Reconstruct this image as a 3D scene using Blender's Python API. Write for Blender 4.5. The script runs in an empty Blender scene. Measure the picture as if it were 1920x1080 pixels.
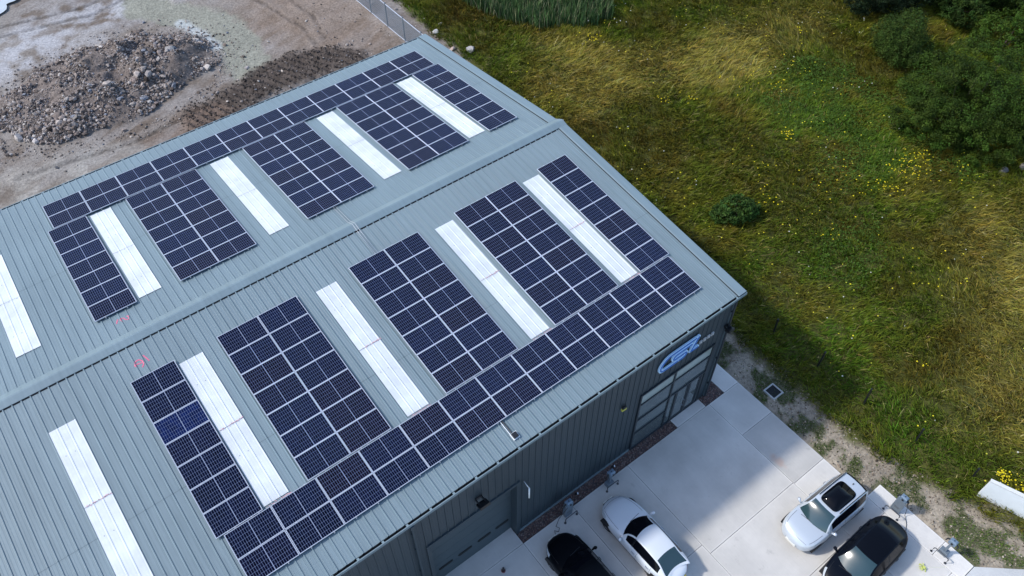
import bpy, math, random
import numpy as np
from mathutils import Vector, Matrix, Euler
R=math.radians
random.seed(7); RNG=np.random.default_rng(11)
SC=bpy.context.scene; COL=SC.collection

# ------------------------------------------------------------------ camera, sky, sun
H0=9.4; AL=R(6.0404); CA,SA,TA=math.cos(AL),math.sin(AL),math.tan(AL)
def make_camera():
    cam=bpy.data.cameras.new('camera'); o=bpy.data.objects.new('camera',cam); COL.objects.link(o)
    yaw,pt,rl=R(37.18471),R(50.19223),R(-0.25271)
    F=Vector((math.sin(yaw)*math.cos(pt),math.cos(yaw)*math.cos(pt),-math.sin(pt)))
    rt=Vector((math.cos(yaw),-math.sin(yaw),0)); up=rt.cross(F)
    r2=rt*math.cos(rl)+up*math.sin(rl); u2=-rt*math.sin(rl)+up*math.cos(rl)
    m=Matrix(((r2.x,u2.x,-F.x),(r2.y,u2.y,-F.y),(r2.z,u2.z,-F.z))).to_4x4()
    m.translation=Vector((-20.01939,-23.49136,25.55866+H0)); o.matrix_world=m
    cam.sensor_width=36; cam.lens=1493.229/1920*36; cam.clip_end=4000; SC.camera=o
make_camera()
SUN_EL=R(45); SUN_AZ=R(-53)          # azimuth from +Y towards +X
W=bpy.data.worlds.new('World'); SC.world=W; W.use_nodes=True
nt=W.node_tree; bg=nt.nodes['Background']; sk=nt.nodes.new('ShaderNodeTexSky')
sk.sky_type='NISHITA'; sk.sun_disc=False; sk.sun_elevation=SUN_EL; sk.sun_rotation=SUN_AZ
sk.air_density=1.0; sk.dust_density=1.2; sk.ozone_density=2.0
nt.links.new(sk.outputs[0],bg.inputs[0]); bg.inputs[1].default_value=0.15
sl=bpy.data.lights.new('sun','SUN'); so=bpy.data.objects.new('sun',sl); COL.objects.link(so)
sl.energy=2.0; sl.angle=R(3.5); sl.color=(1.0,0.95,0.88)
dv=Vector((math.sin(SUN_AZ)*math.cos(SUN_EL),math.cos(SUN_AZ)*math.cos(SUN_EL),math.sin(SUN_EL)))
so.rotation_euler=dv.to_track_quat('Z','Y').to_euler(); so.location=(-30,30,60)
SC.view_settings.view_transform='Standard'; SC.view_settings.look='None'
SC.view_settings.exposure=0.85; SC.view_settings.gamma=1.0
SC.render.resolution_x=1024; SC.render.resolution_y=576

# ------------------------------------------------------------------ materials
def nodes(m): return m.node_tree.nodes, m.node_tree.links
def mat(name,col,rough=.6,metal=0.0,var=0.0,vscale=3.0,bump=0.0,bscale=20.0,spec=.5,coat=0.0,stretch=None,vcol=None):
    m=bpy.data.materials.new(name); m.use_nodes=True; N,L=nodes(m); b=N['Principled BSDF']
    b.inputs['Base Color'].default_value=(*col,1); b.inputs['Roughness'].default_value=rough
    b.inputs['Metallic'].default_value=metal; b.inputs['Specular IOR Level'].default_value=spec
    b.inputs['Coat Weight'].default_value=coat; b.inputs['Coat Roughness'].default_value=.04
    tc=N.new('ShaderNodeTexCoord'); src=tc.outputs['Object']
    if stretch:
        mp=N.new('ShaderNodeMapping'); mp.inputs['Scale'].default_value=stretch; L.new(src,mp.inputs[0]); src=mp.outputs[0]
    base=None
    if vcol:
        at=N.new('ShaderNodeAttribute'); at.attribute_name=vcol; base=at.outputs['Color']
    if var>0:
        n=N.new('ShaderNodeTexNoise'); n.inputs['Scale'].default_value=vscale; n.inputs['Detail'].default_value=6; n.inputs['Roughness'].default_value=.62; L.new(src,n.inputs['Vector'])
        mr=N.new('ShaderNodeMapRange'); mr.inputs[1].default_value=.25; mr.inputs[2].default_value=.75; mr.inputs[3].default_value=1-var; mr.inputs[4].default_value=1+var; L.new(n.outputs['Fac'],mr.inputs[0])
        vm=N.new('ShaderNodeVectorMath'); vm.operation='SCALE'; L.new(mr.outputs[0],vm.inputs['Scale'])
        if base: L.new(base,vm.inputs[0])
        else: vm.inputs[0].default_value=col
        base=vm.outputs[0]
    if base: L.new(base,b.inputs['Base Color'])
    if bump>0:
        n=N.new('ShaderNodeTexNoise'); n.inputs['Scale'].default_value=bscale; n.inputs['Detail'].default_value=5; L.new(src,n.inputs['Vector'])
        bp=N.new('ShaderNodeBump'); bp.inputs['Strength'].default_value=bump; bp.inputs['Distance'].default_value=.05; L.new(n.outputs['Fac'],bp.inputs['Height']); L.new(bp.outputs[0],b.inputs['Normal'])
    return m
def roof_mat(name,col,rough):
    # coated steel: each metre-wide sheet a little different, rain streaks down the slope
    m=mat(name,col,rough,.0,spec=.5); N,L=nodes(m); b=N['Principled BSDF']; tc=N.new('ShaderNodeTexCoord')
    sx=N.new('ShaderNodeSeparateXYZ'); L.new(tc.outputs['Object'],sx.inputs[0])
    ad=N.new('ShaderNodeMath'); ad.operation='ADD'; ad.inputs[1].default_value=.67; L.new(sx.outputs[0],ad.inputs[0])
    fl=N.new('ShaderNodeMath'); fl.operation='FLOOR'; L.new(ad.outputs[0],fl.inputs[0])
    wn=N.new('ShaderNodeTexWhiteNoise'); wn.noise_dimensions='1D'; L.new(fl.outputs[0],wn.inputs['W'])
    mp=N.new('ShaderNodeMapping'); mp.inputs['Scale'].default_value=(5,.35,.35); L.new(tc.outputs['Object'],mp.inputs[0])
    n1=N.new('ShaderNodeTexNoise'); n1.inputs['Scale'].default_value=1.5; n1.inputs['Detail'].default_value=7; L.new(mp.outputs[0],n1.inputs['Vector'])
    n2=N.new('ShaderNodeTexNoise'); n2.inputs['Scale'].default_value=.25; n2.inputs['Detail'].default_value=4; L.new(tc.outputs['Object'],n2.inputs['Vector'])
    a=N.new('ShaderNodeMath'); a.operation='MULTIPLY_ADD'; a.inputs[1].default_value=.06; a.inputs[2].default_value=.68; L.new(wn.outputs['Value'],a.inputs[0])
    c=N.new('ShaderNodeMath'); c.operation='MULTIPLY_ADD'; c.inputs[1].default_value=.34; L.new(n1.outputs['Fac'],c.inputs[0]); L.new(a.outputs[0],c.inputs[2])
    d=N.new('ShaderNodeMath'); d.operation='MULTIPLY_ADD'; d.inputs[1].default_value=.26; L.new(n2.outputs['Fac'],d.inputs[0]); L.new(c.outputs[0],d.inputs[2])
    vm=N.new('ShaderNodeVectorMath'); vm.operation='SCALE'; vm.inputs[0].default_value=col; L.new(d.outputs[0],vm.inputs['Scale']); L.new(vm.outputs[0],b.inputs['Base Color'])
    rr=N.new('ShaderNodeMath'); rr.operation='MULTIPLY_ADD'; rr.inputs[1].default_value=.25; rr.inputs[2].default_value=rough-.12; L.new(n1.outputs['Fac'],rr.inputs[0]); L.new(rr.outputs[0],b.inputs['Roughness'])
    return m
def solar_mat():
    m=bpy.data.materials.new('photovoltaic_cells'); m.use_nodes=True; N,L=nodes(m); b=N['Principled BSDF']
    def M(op,a,b_=None,c=None):
        n=N.new('ShaderNodeMath'); n.operation=op
        for i,v in enumerate((a,b_,c)):
            if v is None: continue
            if isinstance(v,(int,float)): n.inputs[i].default_value=v
            else: L.new(v,n.inputs[i])
        return n.outputs[0]
    tc=N.new('ShaderNodeTexCoord'); s=N.new('ShaderNodeSeparateXYZ'); L.new(tc.outputs['Object'],s.inputs[0])
    ax=M('ABSOLUTE',s.outputs[0]); u=M('DIVIDE',M('SUBTRACT',ax,.012),.0838)   # 10 cells a half
    v=M('DIVIDE',M('ADD',s.outputs[1],.496),.16533)
    fu=M('FRACT',u); fv=M('FRACT',v)
    du=M('MINIMUM',fu,M('SUBTRACT',1.0,fu)); dv_=M('MINIMUM',fv,M('SUBTRACT',1.0,fv))
    inu=M('GREATER_THAN',du,.062); inv=M('GREATER_THAN',dv_,.026)
    dg=M('GREATER_THAN',M('ADD',M('MULTIPLY',du,.0838),M('MULTIPLY',dv_,.165)),.017)
    ok=M('MULTIPLY',M('MULTIPLY',inu,inv),dg)
    for c in (M('GREATER_THAN',u,0.0),M('LESS_THAN',u,10.0),M('GREATER_THAN',v,0.0),M('LESS_THAN',v,6.0)): ok=M('MULTIPLY',ok,c)
    oi=N.new('ShaderNodeObjectInfo')
    cr=N.new('ShaderNodeValToRGB'); L.new(oi.outputs['Random'],cr.inputs[0]); e=cr.color_ramp.elements
    e[0].position=0; e[0].color=(.004,.008,.034,1); e[1].position=1; e[1].color=(.006,.006,.025,1)
    for p,c in ((.2,(.003,.006,.025,1)),(.45,(.004,.010,.044,1)),(.62,(.004,.007,.032,1)),(.82,(.008,.006,.020,1))):
        k=e.new(p); k.color=c
    cu=M('FLOOR',M('DIVIDE',M('ADD',s.outputs[0],5.0),.0838)); cv=M('FLOOR',v)
    cx=N.new('ShaderNodeCombineXYZ'); L.new(cu,cx.inputs[0]); L.new(cv,cx.inputs[1]); L.new(oi.outputs['Random'],cx.inputs[2])
    wn=N.new('ShaderNodeTexWhiteNoise'); L.new(cx.outputs[0],wn.inputs['Vector'])
    sc=N.new('ShaderNodeVectorMath'); sc.operation='SCALE'; L.new(cr.outputs[0],sc.inputs[0]); L.new(M('MULTIPLY_ADD',wn.outputs['Value'],.35,.30),sc.inputs['Scale'])
    mx=N.new('ShaderNodeMix'); mx.data_type='RGBA'; L.new(ok,mx.inputs[0]); cl=N.new('ShaderNodeMix'); cl.data_type='RGBA'; L.new(M('MAXIMUM',M('LESS_THAN',ax,.006),M('MAXIMUM',M('GREATER_THAN',ax,.850),M('GREATER_THAN',M('ABSOLUTE',s.outputs[1]),.496))),cl.inputs[0]); cl.inputs[6].default_value=(.105,.135,.23,1); cl.inputs[7].default_value=(.30,.34,.42,1); L.new(cl.outputs[2],mx.inputs[6]); tm=N.new('ShaderNodeVectorMath'); tm.operation='MULTIPLY'; L.new(sc.outputs[0],tm.inputs[0]); L.new(oi.outputs['Color'],tm.inputs[1]); L.new(tm.outputs[0],mx.inputs[7])
    L.new(mx.outputs[2],b.inputs['Base Color']); b.inputs['Roughness'].default_value=.3; b.inputs['Specular IOR Level'].default_value=.035
    return m
M_={}
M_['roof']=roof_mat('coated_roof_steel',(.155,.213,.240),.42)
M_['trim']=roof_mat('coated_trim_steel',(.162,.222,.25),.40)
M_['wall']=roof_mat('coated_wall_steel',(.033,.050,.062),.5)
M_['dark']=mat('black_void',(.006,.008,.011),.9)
M_['gutterin']=mat('gutter_inside',(.02,.024,.03),.7)  # near-black trough colour deepens the shade inside the gutter
M_['cells']=solar_mat()
M_['alu']=mat('anodised_aluminium',(.50,.54,.62),.42,0)
M_['rail']=mat('mill_aluminium_rail',(.5,.52,.55),.45,.6)
M_['grp']=mat('translucent_rooflight_sheet',(.56,.60,.63),.45,0,.16,1.1)
M_['glass']=mat('window_glass',(.085,.11,.12),.06,0,.25,.35,spec=.9)
M_['blind']=mat('frosted_transom_glass',(.30,.36,.35),.12,0,.12,.5,spec=.8)
M_['frame']=mat('dark_window_frame',(.018,.026,.034),.45)
M_['door']=mat('sectional_door_panel',(.045,.068,.082),.5,0,.06,1.2)
M_['conc']=mat('brushed_concrete',(.5,.5,.5),.82,0,.10,.9,.25,60,vcol='Col')
def stain(m):
    N,L=nodes(m); b=N['Principled BSDF']; src=b.inputs['Base Color'].links[0].from_socket; tc=N.new('ShaderNodeTexCoord')
    n=N.new('ShaderNodeTexNoise'); n.inputs['Scale'].default_value=.23; n.inputs['Detail'].default_value=5; L.new(tc.outputs['Object'],n.inputs['Vector'])
    mr=N.new('ShaderNodeMapRange'); mr.inputs[1].default_value=.3; mr.inputs[2].default_value=.7; mr.inputs[3].default_value=.86; mr.inputs[4].default_value=1.12; L.new(n.outputs['Fac'],mr.inputs[0])
    mp=N.new('ShaderNodeMapping'); mp.inputs['Scale'].default_value=(14,.5,1); L.new(tc.outputs['Object'],mp.inputs[0])
    n2=N.new('ShaderNodeTexNoise'); n2.inputs['Scale'].default_value=2.0; n2.inputs['Detail'].default_value=3; L.new(mp.outputs[0],n2.inputs['Vector'])
    m2=N.new('ShaderNodeMapRange'); m2.inputs[3].default_value=.93; m2.inputs[4].default_value=1.07; L.new(n2.outputs['Fac'],m2.inputs[0])
    mm=N.new('ShaderNodeMath'); mm.operation='MULTIPLY'; L.new(mr.outputs[0],mm.inputs[0]); L.new(m2.outputs[0],mm.inputs[1])
    vm=N.new('ShaderNodeVectorMath'); vm.operation='SCALE'; L.new(src,vm.inputs[0]); L.new(mm.outputs[0],vm.inputs['Scale'])
    n5=N.new('ShaderNodeTexNoise'); n5.inputs['Scale'].default_value=1.3; n5.inputs['Detail'].default_value=9; n5.inputs['Roughness'].default_value=.7; L.new(tc.outputs['Object'],n5.inputs['Vector'])
    m5=N.new('ShaderNodeMapRange'); m5.inputs[1].default_value=.60; m5.inputs[2].default_value=.70; m5.inputs[3].default_value=1.0; m5.inputs[4].default_value=.80; L.new(n5.outputs['Fac'],m5.inputs[0])
    v5=N.new('ShaderNodeVectorMath'); v5.operation='SCALE'; L.new(vm.outputs[0],v5.inputs[0]); L.new(m5.outputs[0],v5.inputs['Scale']); vm=v5
    # rust stain on one slab
    mp2=N.new('ShaderNodeMapping'); mp2.inputs['Location'].default_value=(-1.18*2.6,16.75*1.1,0); mp2.inputs['Scale'].default_value=(2.6,1.1,1); L.new(tc.outputs['Object'],mp2.inputs[0])
    ln=N.new('ShaderNodeVectorMath'); ln.operation='LENGTH'; L.new(mp2.outputs[0],ln.inputs[0])
    n3=N.new('ShaderNodeTexNoise'); n3.inputs['Scale'].default_value=3; n3.inputs['Detail'].default_value=5; L.new(tc.outputs['Object'],n3.inputs['Vector'])
    s=N.new('ShaderNodeMath'); s.operation='ADD'; L.new(ln.outputs['Value'],s.inputs[0]); L.new(n3.outputs['Fac'],s.inputs[1])
    m3=N.new('ShaderNodeMapRange'); m3.inputs[1].default_value=.75; m3.inputs[2].default_value=1.15; m3.inputs[3].default_value=.6; m3.inputs[4].default_value=0; L.new(s.outputs[0],m3.inputs[0])
    mx=N.new('ShaderNodeMix'); mx.data_type='RGBA'; L.new(m3.outputs[0],mx.inputs[0]); L.new(vm.outputs[0],mx.inputs[6]); mx.inputs[7].default_value=(.48,.33,.25,1)
    L.new(mx.outputs[2],b.inputs['Base Color'])
stain(M_['conc'])
M_['kerb']=mat('pale_precast_concrete',(.60,.61,.60),.8,0,.06,2,.15,50)
M_['white']=mat('white_render',(.74,.78,.80),.6,0,.05,1.5)
M_['black']=mat('black_plastic',(.012,.013,.015),.45)
M_['grey']=mat('grey_powder_coat',(.13,.165,.20),.45,0,.08,4)
M_['steelb']=mat('painted_bar',(.06,.065,.075),.5)
M_['red']=mat('pink_marker_paint',(.62,.13,.22),.7)
M_['sealant']=mat('pink_sealant',(.66,.36,.40),.8)
M_['yellow']=mat('yellow_plastic',(.55,.55,.08),.5)
M_['blueL']=mat('pale_blue_acrylic',(.55,.78,.99),.3)
M_['blueD']=mat('deep_blue_acrylic',(.02,.14,.48),.3)
M_['silver']=mat('brushed_silver_letters',(.62,.64,.66),.35,.3)
M_['wire']=mat('galvanised_wire',(.33,.37,.42),.5,.3)
M_['grav']=mat('red_brown_gravel',(.12,.075,.07),.9,0,.5,9,.8,45,vcol='Col')
M_['ground']=mat('earth_and_turf',(.2,.2,.2),.95,0,.42,5.5,1.0,9,spec=.12,vcol='Col')
M_['water']=mat('shallow_puddle',(.42,.46,.48),.12,0,.1,.6,spec=.6)
M_['rock']=mat('broken_rock',(.4,.4,.4),.93,0,.22,5,.6,14,spec=.1,vcol='Col')
M_['leaf']=mat('leaves',(.05,.09,.02),.6,spec=.08,vcol='Col')
M_['grass']=mat('grass_blades',(.1,.1,.03),.8,spec=.05,vcol='Col')
M_['bark']=mat('bark',(.07,.055,.04),.9,0,.3,8,.5,20)
M_['paintw']=mat('white_car_paint',(.62,.66,.70),.34,.0,coat=.8)
M_['paints']=mat('silver_white_car_paint',(.50,.55,.60),.32,.25,coat=.8)
M_['paintb']=mat('black_car_paint',(.003,.004,.006),.35,0,spec=.08,coat=.04)
M_['paintn']=mat('dark_navy_car_paint',(.003,.005,.010),.35,0,spec=.08,coat=.04)
M_['cglass']=mat('tinted_car_glass',(.003,.004,.007),.08,0,spec=.12)
M_['wglass']=mat('car_windscreen',(.022,.05,.058),.16,0,spec=.9)
M_['tyre']=mat('rubber_tyre',(.012,.012,.013),.8)
M_['rim']=mat('alloy_wheel',(.42,.44,.46),.3,.7)
M_['lamp']=mat('lamp_lens',(.55,.6,.64),.12,.2,spec=.9)
M_['tail']=mat('red_tail_lamp',(.35,.01,.012),.15)
M_['plate']=mat('number_plate',(.65,.65,.60),.5)
M_['chrome']=mat('bright_trim',(.55,.58,.6),.18,.9)

# ------------------------------------------------------------------ mesh helpers
def link(o,parent=None):
    COL.objects.link(o)
    if parent is not None: o.parent=parent
    return o
def raw(name,V,F,mats,parent=None,smooth=False,mi=None,col=None):
    me=bpy.data.meshes.new(name)
    me.from_pydata([tuple(v) for v in V],[],[tuple(f) for f in F])
    for m in (mats if isinstance(mats,(list,tuple)) else [mats]): me.materials.append(m)
    if mi is not None: me.polygons.foreach_set('material_index',mi)
    if smooth: me.polygons.foreach_set('use_smooth',[True]*len(me.polygons))
    if col is not None:
        a=me.color_attributes.new('Col','FLOAT_COLOR','POINT'); c=np.ones((len(V),4),np.float32); c[:,:3]=col; a.data.foreach_set('color',c.ravel())
    me.update()
    return link(bpy.data.objects.new(name,me),parent)
def fast(name,V,F,k,mats,parent=None,col=None,smooth=False):
    """numpy mesh: V (n,3), F (m,k)"""
    me=bpy.data.meshes.new(name); V=np.asarray(V,np.float32); F=np.asarray(F,np.int32)
    me.vertices.add(len(V)); me.vertices.foreach_set('co',V.ravel())
    me.loops.add(F.size); me.loops.foreach_set('vertex_index',F.ravel())
    me.polygons.add(len(F)); me.polygons.foreach_set('loop_start',np.arange(0,F.size,k,dtype=np.int32)); me.polygons.foreach_set('loop_total',np.full(len(F),k,np.int32))
    me.polygons.foreach_set('use_smooth',np.full(len(F),smooth))
    if col is not None:
        a=me.color_attributes.new('Col','FLOAT_COLOR','POINT'); c=np.ones((len(V),4),np.float32); c[:,:3]=col; a.data.foreach_set('color',c.ravel())
    me.materials.append(mats); me.update(calc_edges=True); me.validate()
    return link(bpy.data.objects.new(name,me),parent)
class MB:
    def __init__(s): s.V=[]; s.F=[]; s.C=[]
    def add(s,V,F,c=None):
        n=len(s.V); s.V+=[tuple(v) for v in V]; s.F+=[tuple(i+n for i in f) for f in F]; s.C+=[c or (.5,.5,.5)]*len(V); return s
    def box(s,x0,x1,y0,y1,z0,z1,c=None,M=None,bv=0):
        V=[(x,y,z) for z in (z0,z1) for x,y in ((x0,y0),(x1,y0),(x1,y1),(x0,y1))]
        F=[(3,2,1,0),(4,5,6,7),(0,1,5,4),(1,2,6,5),(2,3,7,6),(3,0,4,7)]
        if bv>0:
            b=bv; V=[(x0,y0,z0),(x1,y0,z0),(x1,y1,z0),(x0,y1,z0),(x0,y0,z1-b),(x1,y0,z1-b),(x1,y1,z1-b),(x0,y1,z1-b),(x0+b,y0+b,z1),(x1-b,y0+b,z1),(x1-b,y1-b,z1),(x0+b,y1-b,z1)]
            F=[(3,2,1,0),(8,9,10,11),(0,1,5,4),(1,2,6,5),(2,3,7,6),(3,0,4,7),(4,5,9,8),(5,6,10,9),(6,7,11,10),(7,4,8,11)]
        if M is not None: V=[M@Vector(v) for v in V]
        return s.add(V,F,c)
    def tube(s,P,r,n=8,closed=False,c=None,cap=True):
        P=[Vector(p) for p in P]; rs=r if isinstance(r,(list,tuple)) else [r]*len(P); V=[];F=[]
        for i,p in enumerate(P):
            t=(P[min(i+1,len(P)-1)]-P[max(i-1,0)]); t=t.normalized() if t.length>1e-9 else Vector((0,0,1))
            a=t.cross(Vector((0,0,1))); a=a.normalized() if a.length>1e-3 else Vector((1,0,0)); b=t.cross(a)
            for k in range(n):
                w=2*math.pi*k/n; V.append(p+(a*math.cos(w)+b*math.sin(w))*rs[i])
        for i in range(len(P)-1):
            for k in range(n): F.append((i*n+k,i*n+(k+1)%n,(i+1)*n+(k+1)%n,(i+1)*n+k))
        if cap: F.append(tuple(range(n))[::-1]); F.append(tuple((len(P)-1)*n+k for k in range(n)))
        return s.add(V,F,c)
    def cyl(s,c0,c1,r,n=16,c=None): return s.tube([c0,c1],r,n,c=c)
    def prism(s,poly,z0,z1,c=None):
        n=len(poly); V=[(x,y,z0) for x,y in poly]+[(x,y,z1) for x,y in poly]
        F=[tuple(range(n))[::-1],tuple(range(n,2*n))]+[(i,(i+1)%n,n+(i+1)%n,n+i) for i in range(n)]
        return s.add(V,F,c)
    def build(s,name,m,parent=None,smooth=False,col=False):
        o=raw(name,s.V,s.F,m,parent,smooth,col=np.array(s.C) if col else None)
        return o
def tag(o,label,cat,group=None):
    o['label']=label; o['category']=cat
    if group: o['group']=group
    return o
def struct(o,k='structure'): o['kind']=k; return o
def empty(name,loc=(0,0,0),rot=(0,0,0)):
    o=bpy.data.objects.new(name,None); o.empty_display_size=.3; o.location=loc; o.rotation_euler=rot; COL.objects.link(o); return o
def copy_tree(o,parent=None):
    c=o.copy(); COL.objects.link(c); c.parent=parent
    for ch in [k for k in o.children]: copy_tree(ch,c)
    return c
def near(u,s,h=0): return (u,-s*CA-h*SA,H0-s*SA+h*CA)
def far(u,s,h=0): return (u,s*CA+h*SA,H0-s*SA+h*CA)
# value noise
_P=RNG.random((256,256)).astype(np.float64)
def vnoise(x,y):
    xi=np.floor(x).astype(int); yi=np.floor(y).astype(int); fx=x-xi; fy=y-yi
    fx=fx*fx*(3-2*fx); fy=fy*fy*(3-2*fy); a=_P[xi&255,yi&255]; b=_P[(xi+1)&255,yi&255]; c=_P[xi&255,(yi+1)&255]; d=_P[(xi+1)&255,(yi+1)&255]
    return (a*(1-fx)+b*fx)*(1-fy)+(c*(1-fx)+d*fx)*fy
def fbm(x,y,f=1.0,o=4,seed=0):
    t=0;a=.5;n=0
    for k in range(o): t=t+a*vnoise(x*f+seed*17.3+k*31.7,y*f+seed*9.1+k*11.9); n+=a; a*=.5; f*=2.03
    return t/n
def sstep(a,b,x): t=np.clip((x-a)/(b-a),0,1); return t*t*(3-2*t)
def blob(x,y,cx,cy,rx,ry,ang=0,soft=.5):
    c,s=math.cos(R(ang)),math.sin(R(ang)); dx=x-cx; dy=y-cy; u=(dx*c+dy*s)/rx; v=(-dx*s+dy*c)/ry
    return 1-sstep(1-soft,1+soft,np.sqrt(u*u+v*v)+ (fbm(x,y,.6,3,5)-.5)*.7)
def seg_dist(x,y,P):
    d=np.full(x.shape,1e9)
    for (ax,ay),(bx,by) in zip(P[:-1],P[1:]):
        vx,vy=bx-ax,by-ay; t=np.clip(((x-ax)*vx+(y-ay)*vy)/(vx*vx+vy*vy),0,1); d=np.minimum(d,np.hypot(x-ax-t*vx,y-ay-t*vy))
    return d

# ------------------------------------------------------------------ ground (one sheet to the horizon)
def turf_edge(y):   # x where the meadow starts, as a function of y
    return np.interp(y,[-60,-28,-24,-21,-18,-14,-11,-8,-4,2,10,18,21,24,30,60],[9,8.2,6.6,5.6,5.1,5.0,5.1,5.6,6.2,6.5,7.2,8.2,8.7,8.4,8.6,9.5])
def heap_h(x,y):
    e=1-((x+14)/7.6)**2-((y-33.0)/5.2)**2
    e=e+(fbm(x,y,.33,3,14)-.5)*.9; r=np.clip(e,0,1)**.8*1.25; r2=np.clip(1-((x+9.9)/3.2)**2-((y-33.2)/3.2)**2,0,1)**.8*.9
    r3=np.clip(1-((x+13.4)/2.6)**2-((y-35.6)/2.2)**2,0,1)**.7*.8
    return (r+r2*.7+r3)*(.45+1.05*fbm(x,y,.75,4,3))
def dark_mask(x,y):
    d=seg_dist(x,y,[(1.2,25.0),(-1.5,26.2),(-4.5,26.6),(-7.5,25.6),(-10,24.6)])
    return 1-sstep(1.0,2.4,d+(fbm(x,y,.8,3,8)-.5)*1.8)
def tread(x,y):
    """tyre cleats in the wet soil"""
    w=fbm(x,y,.35,2,12)*5
    return np.maximum(0,np.sin((x*1.0+y*.55)*9.5+w*2))
def ground_fields(x,y):
    n1=fbm(x,y,.22,4,1); n2=fbm(x,y,1.1,4,2); n3=fbm(x,y,4.0,3,4)
    z=(n1-.5)*.25
    # --- dirt
    c0=np.array([.235,.214,.194]); c1=np.array([.14,.113,.092]); c2=np.array([.34,.33,.325])
    t=sstep(.35,.65,n1*.6+n2*.4)[...,None]; C=c1*(1-t)+c0*t
    ax=(x*.93+y*.37); streak=fbm(ax*.25,(y*.93-x*.37)*1.6,1.0,4,6)
    C=C*(1-.35*sstep(.45,.75,streak)[...,None])+.35*sstep(.45,.75,streak)[...,None]*c2
    # pale silty ground
    m=np.maximum(blob(x,y,-16.5,41.5,6.0,3.0,25,.8),blob(x,y,-10.5,42.5,4.5,2.2,0,.8))*sstep(.25,.6,n2)*.9; m=np.clip(m,0,1)[...,None]
    C=C*(1-m)+m*np.array([.37,.37,.385])
    m=np.clip(blob(x,y,-18,17.5,8,3.6,0,.6)+blob(x,y,-20,24,4,3,0,.6),0,1)[...,None]*(.4+.6*sstep(.4,.6,n2)[...,None])
    C=C*(1-m*.7)+m*.7*np.array([.33,.315,.285])
    # brown near fence
    m=np.clip(blob(x,y,2,33,4.5,9,0,.5),0,1)[...,None]*.7
    C=C*(1-m)+m*(np.array([.20,.15,.115])*(.8+.45*n2[...,None]))
    # puddle bed greenish
    d=seg_dist(x,y,[(-8.5,42),(-6,38.5),(-4.3,35.5),(-4.2,32.5),(-4.6,29.8),(-5.2,28.2)])
    pm=(1-sstep(1.1,1.9,d+(n2-.5)*1.6))
    C=C*(1-pm[...,None])+pm[...,None]*(np.array([.235,.235,.195])*(.85+.3*n2[...,None])); z=z*(1-pm)-pm*.05
    d2=seg_dist(x,y,[(-6.6,37.5),(-6.0,34.8),(-5.8,32.6)]); p2=(1-sstep(.25,.7,d2+(n3-.5)*.6))[...,None]*.8
    C=C*(1-p2)+p2*np.array([.40,.43,.43])
    # dark churned soil
    dm=dark_mask(x,y); z=z+dm*(.10+.24*tread(x,y)*(.4+n2)+.25*(n3-.4))
    C=C*(1-dm[...,None])+dm[...,None]*(np.array([.074,.062,.055])*(.6+.9*n3[...,None]))
    d=seg_dist(x,y,[(-10,24.6),(-14,22.5),(-19,21.6),(-26,20.8)]); bm=(1-sstep(.8,2.6,d+(n2-.5)*2))*.65
    C=C*(1-bm[...,None])+bm[...,None]*np.array([.17,.125,.10]); z=z+bm*.12*(n3-.4)
    # wheel ruts
    for P,wd in (([(-1.2,40),(.2,34.5),(.7,31),(.5,28.3)],.16),([(.7,41),(1.9,35.5),(2.1,32),(1.4,28.6)],.16),([(-22,46),(-12,44.5),(-3,46.5)],.2),([(-22,44.6),(-12,43),(-2,45)],.2),([(-26,19.2),(-19,20),(-13,20.8),(-9,22.5)],.2),([(-26,17.6),(-18,18.4),(-12,19.2),(-7,21.5)],.2),([(-22,26.5),(-15,25.5),(-10,26)],.2)):
        d=seg_dist(x+(n2-.5)*.4,y,P); r=(1-sstep(wd*.5,wd*1.6,d))*(.35+.65*sstep(.35,.6,n3)); z=z-r*.06+ (1-sstep(wd*2,wd*4,d))*.03
        C=C*(1-.45*r[...,None])
    # heap
    hh=heap_h(x,y); hm=sstep(.02,.3,hh)[...,None]; z=z+hh*(.9+.25*(n3-.5))
    C=C*(1-hm)+hm*(np.array([.165,.138,.122])*(.6+.8*n3[...,None]))
    # --- strip of dry soil beside the concrete
    sm=((y<20)&(x>.5))*1.0
    sc=np.array([.29,.25,.195])*(.7+.55*n2[...,None])
    wd=sstep(.50,.62,fbm(x,y,1.3,4,9)+(x-4.2)*.03)[...,None]
    sc=sc*(1-wd*.8)+wd*.8*np.array([.07,.085,.035])
    C=C*(1-sm[...,None])+sm[...,None]*sc
    gz=(np.clip(1-((x-6.8)/1.3)**2-((y+25.0)/2.4)**2,0,1)*.0)
    # --- meadow soil under the grass
    e=turf_edge(y); gm=sstep(-.3,.5,x-e+(n2-.5)*1.6)
    mc=np.array([.070,.075,.020])*(.4+.6*n2[...,None]+.5*n3[...,None])
    C=C*(1-gm[...,None])+gm[...,None]*mc
    z=z*(1-gm)+gm*((fbm(x,y,.12,3,7)-.5)*.5)
    # keep flat under building, yard and kerbs
    inb=((x>-37)&(x<1.3)&(y>-13)&(y<13.6)); yd=(y<-10.5)&(x<5.2)
    z=np.where(inb|((y<-10.3)&(x<3.2))|((y<-20.3)&(x<4.25))|((x-4.05)*1.42+(y+25.43)*1.65<.3)&(y<-24),-.09,z*np.where((x<6)&(y<14),.35,1)-.02)
    return z,C
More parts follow.
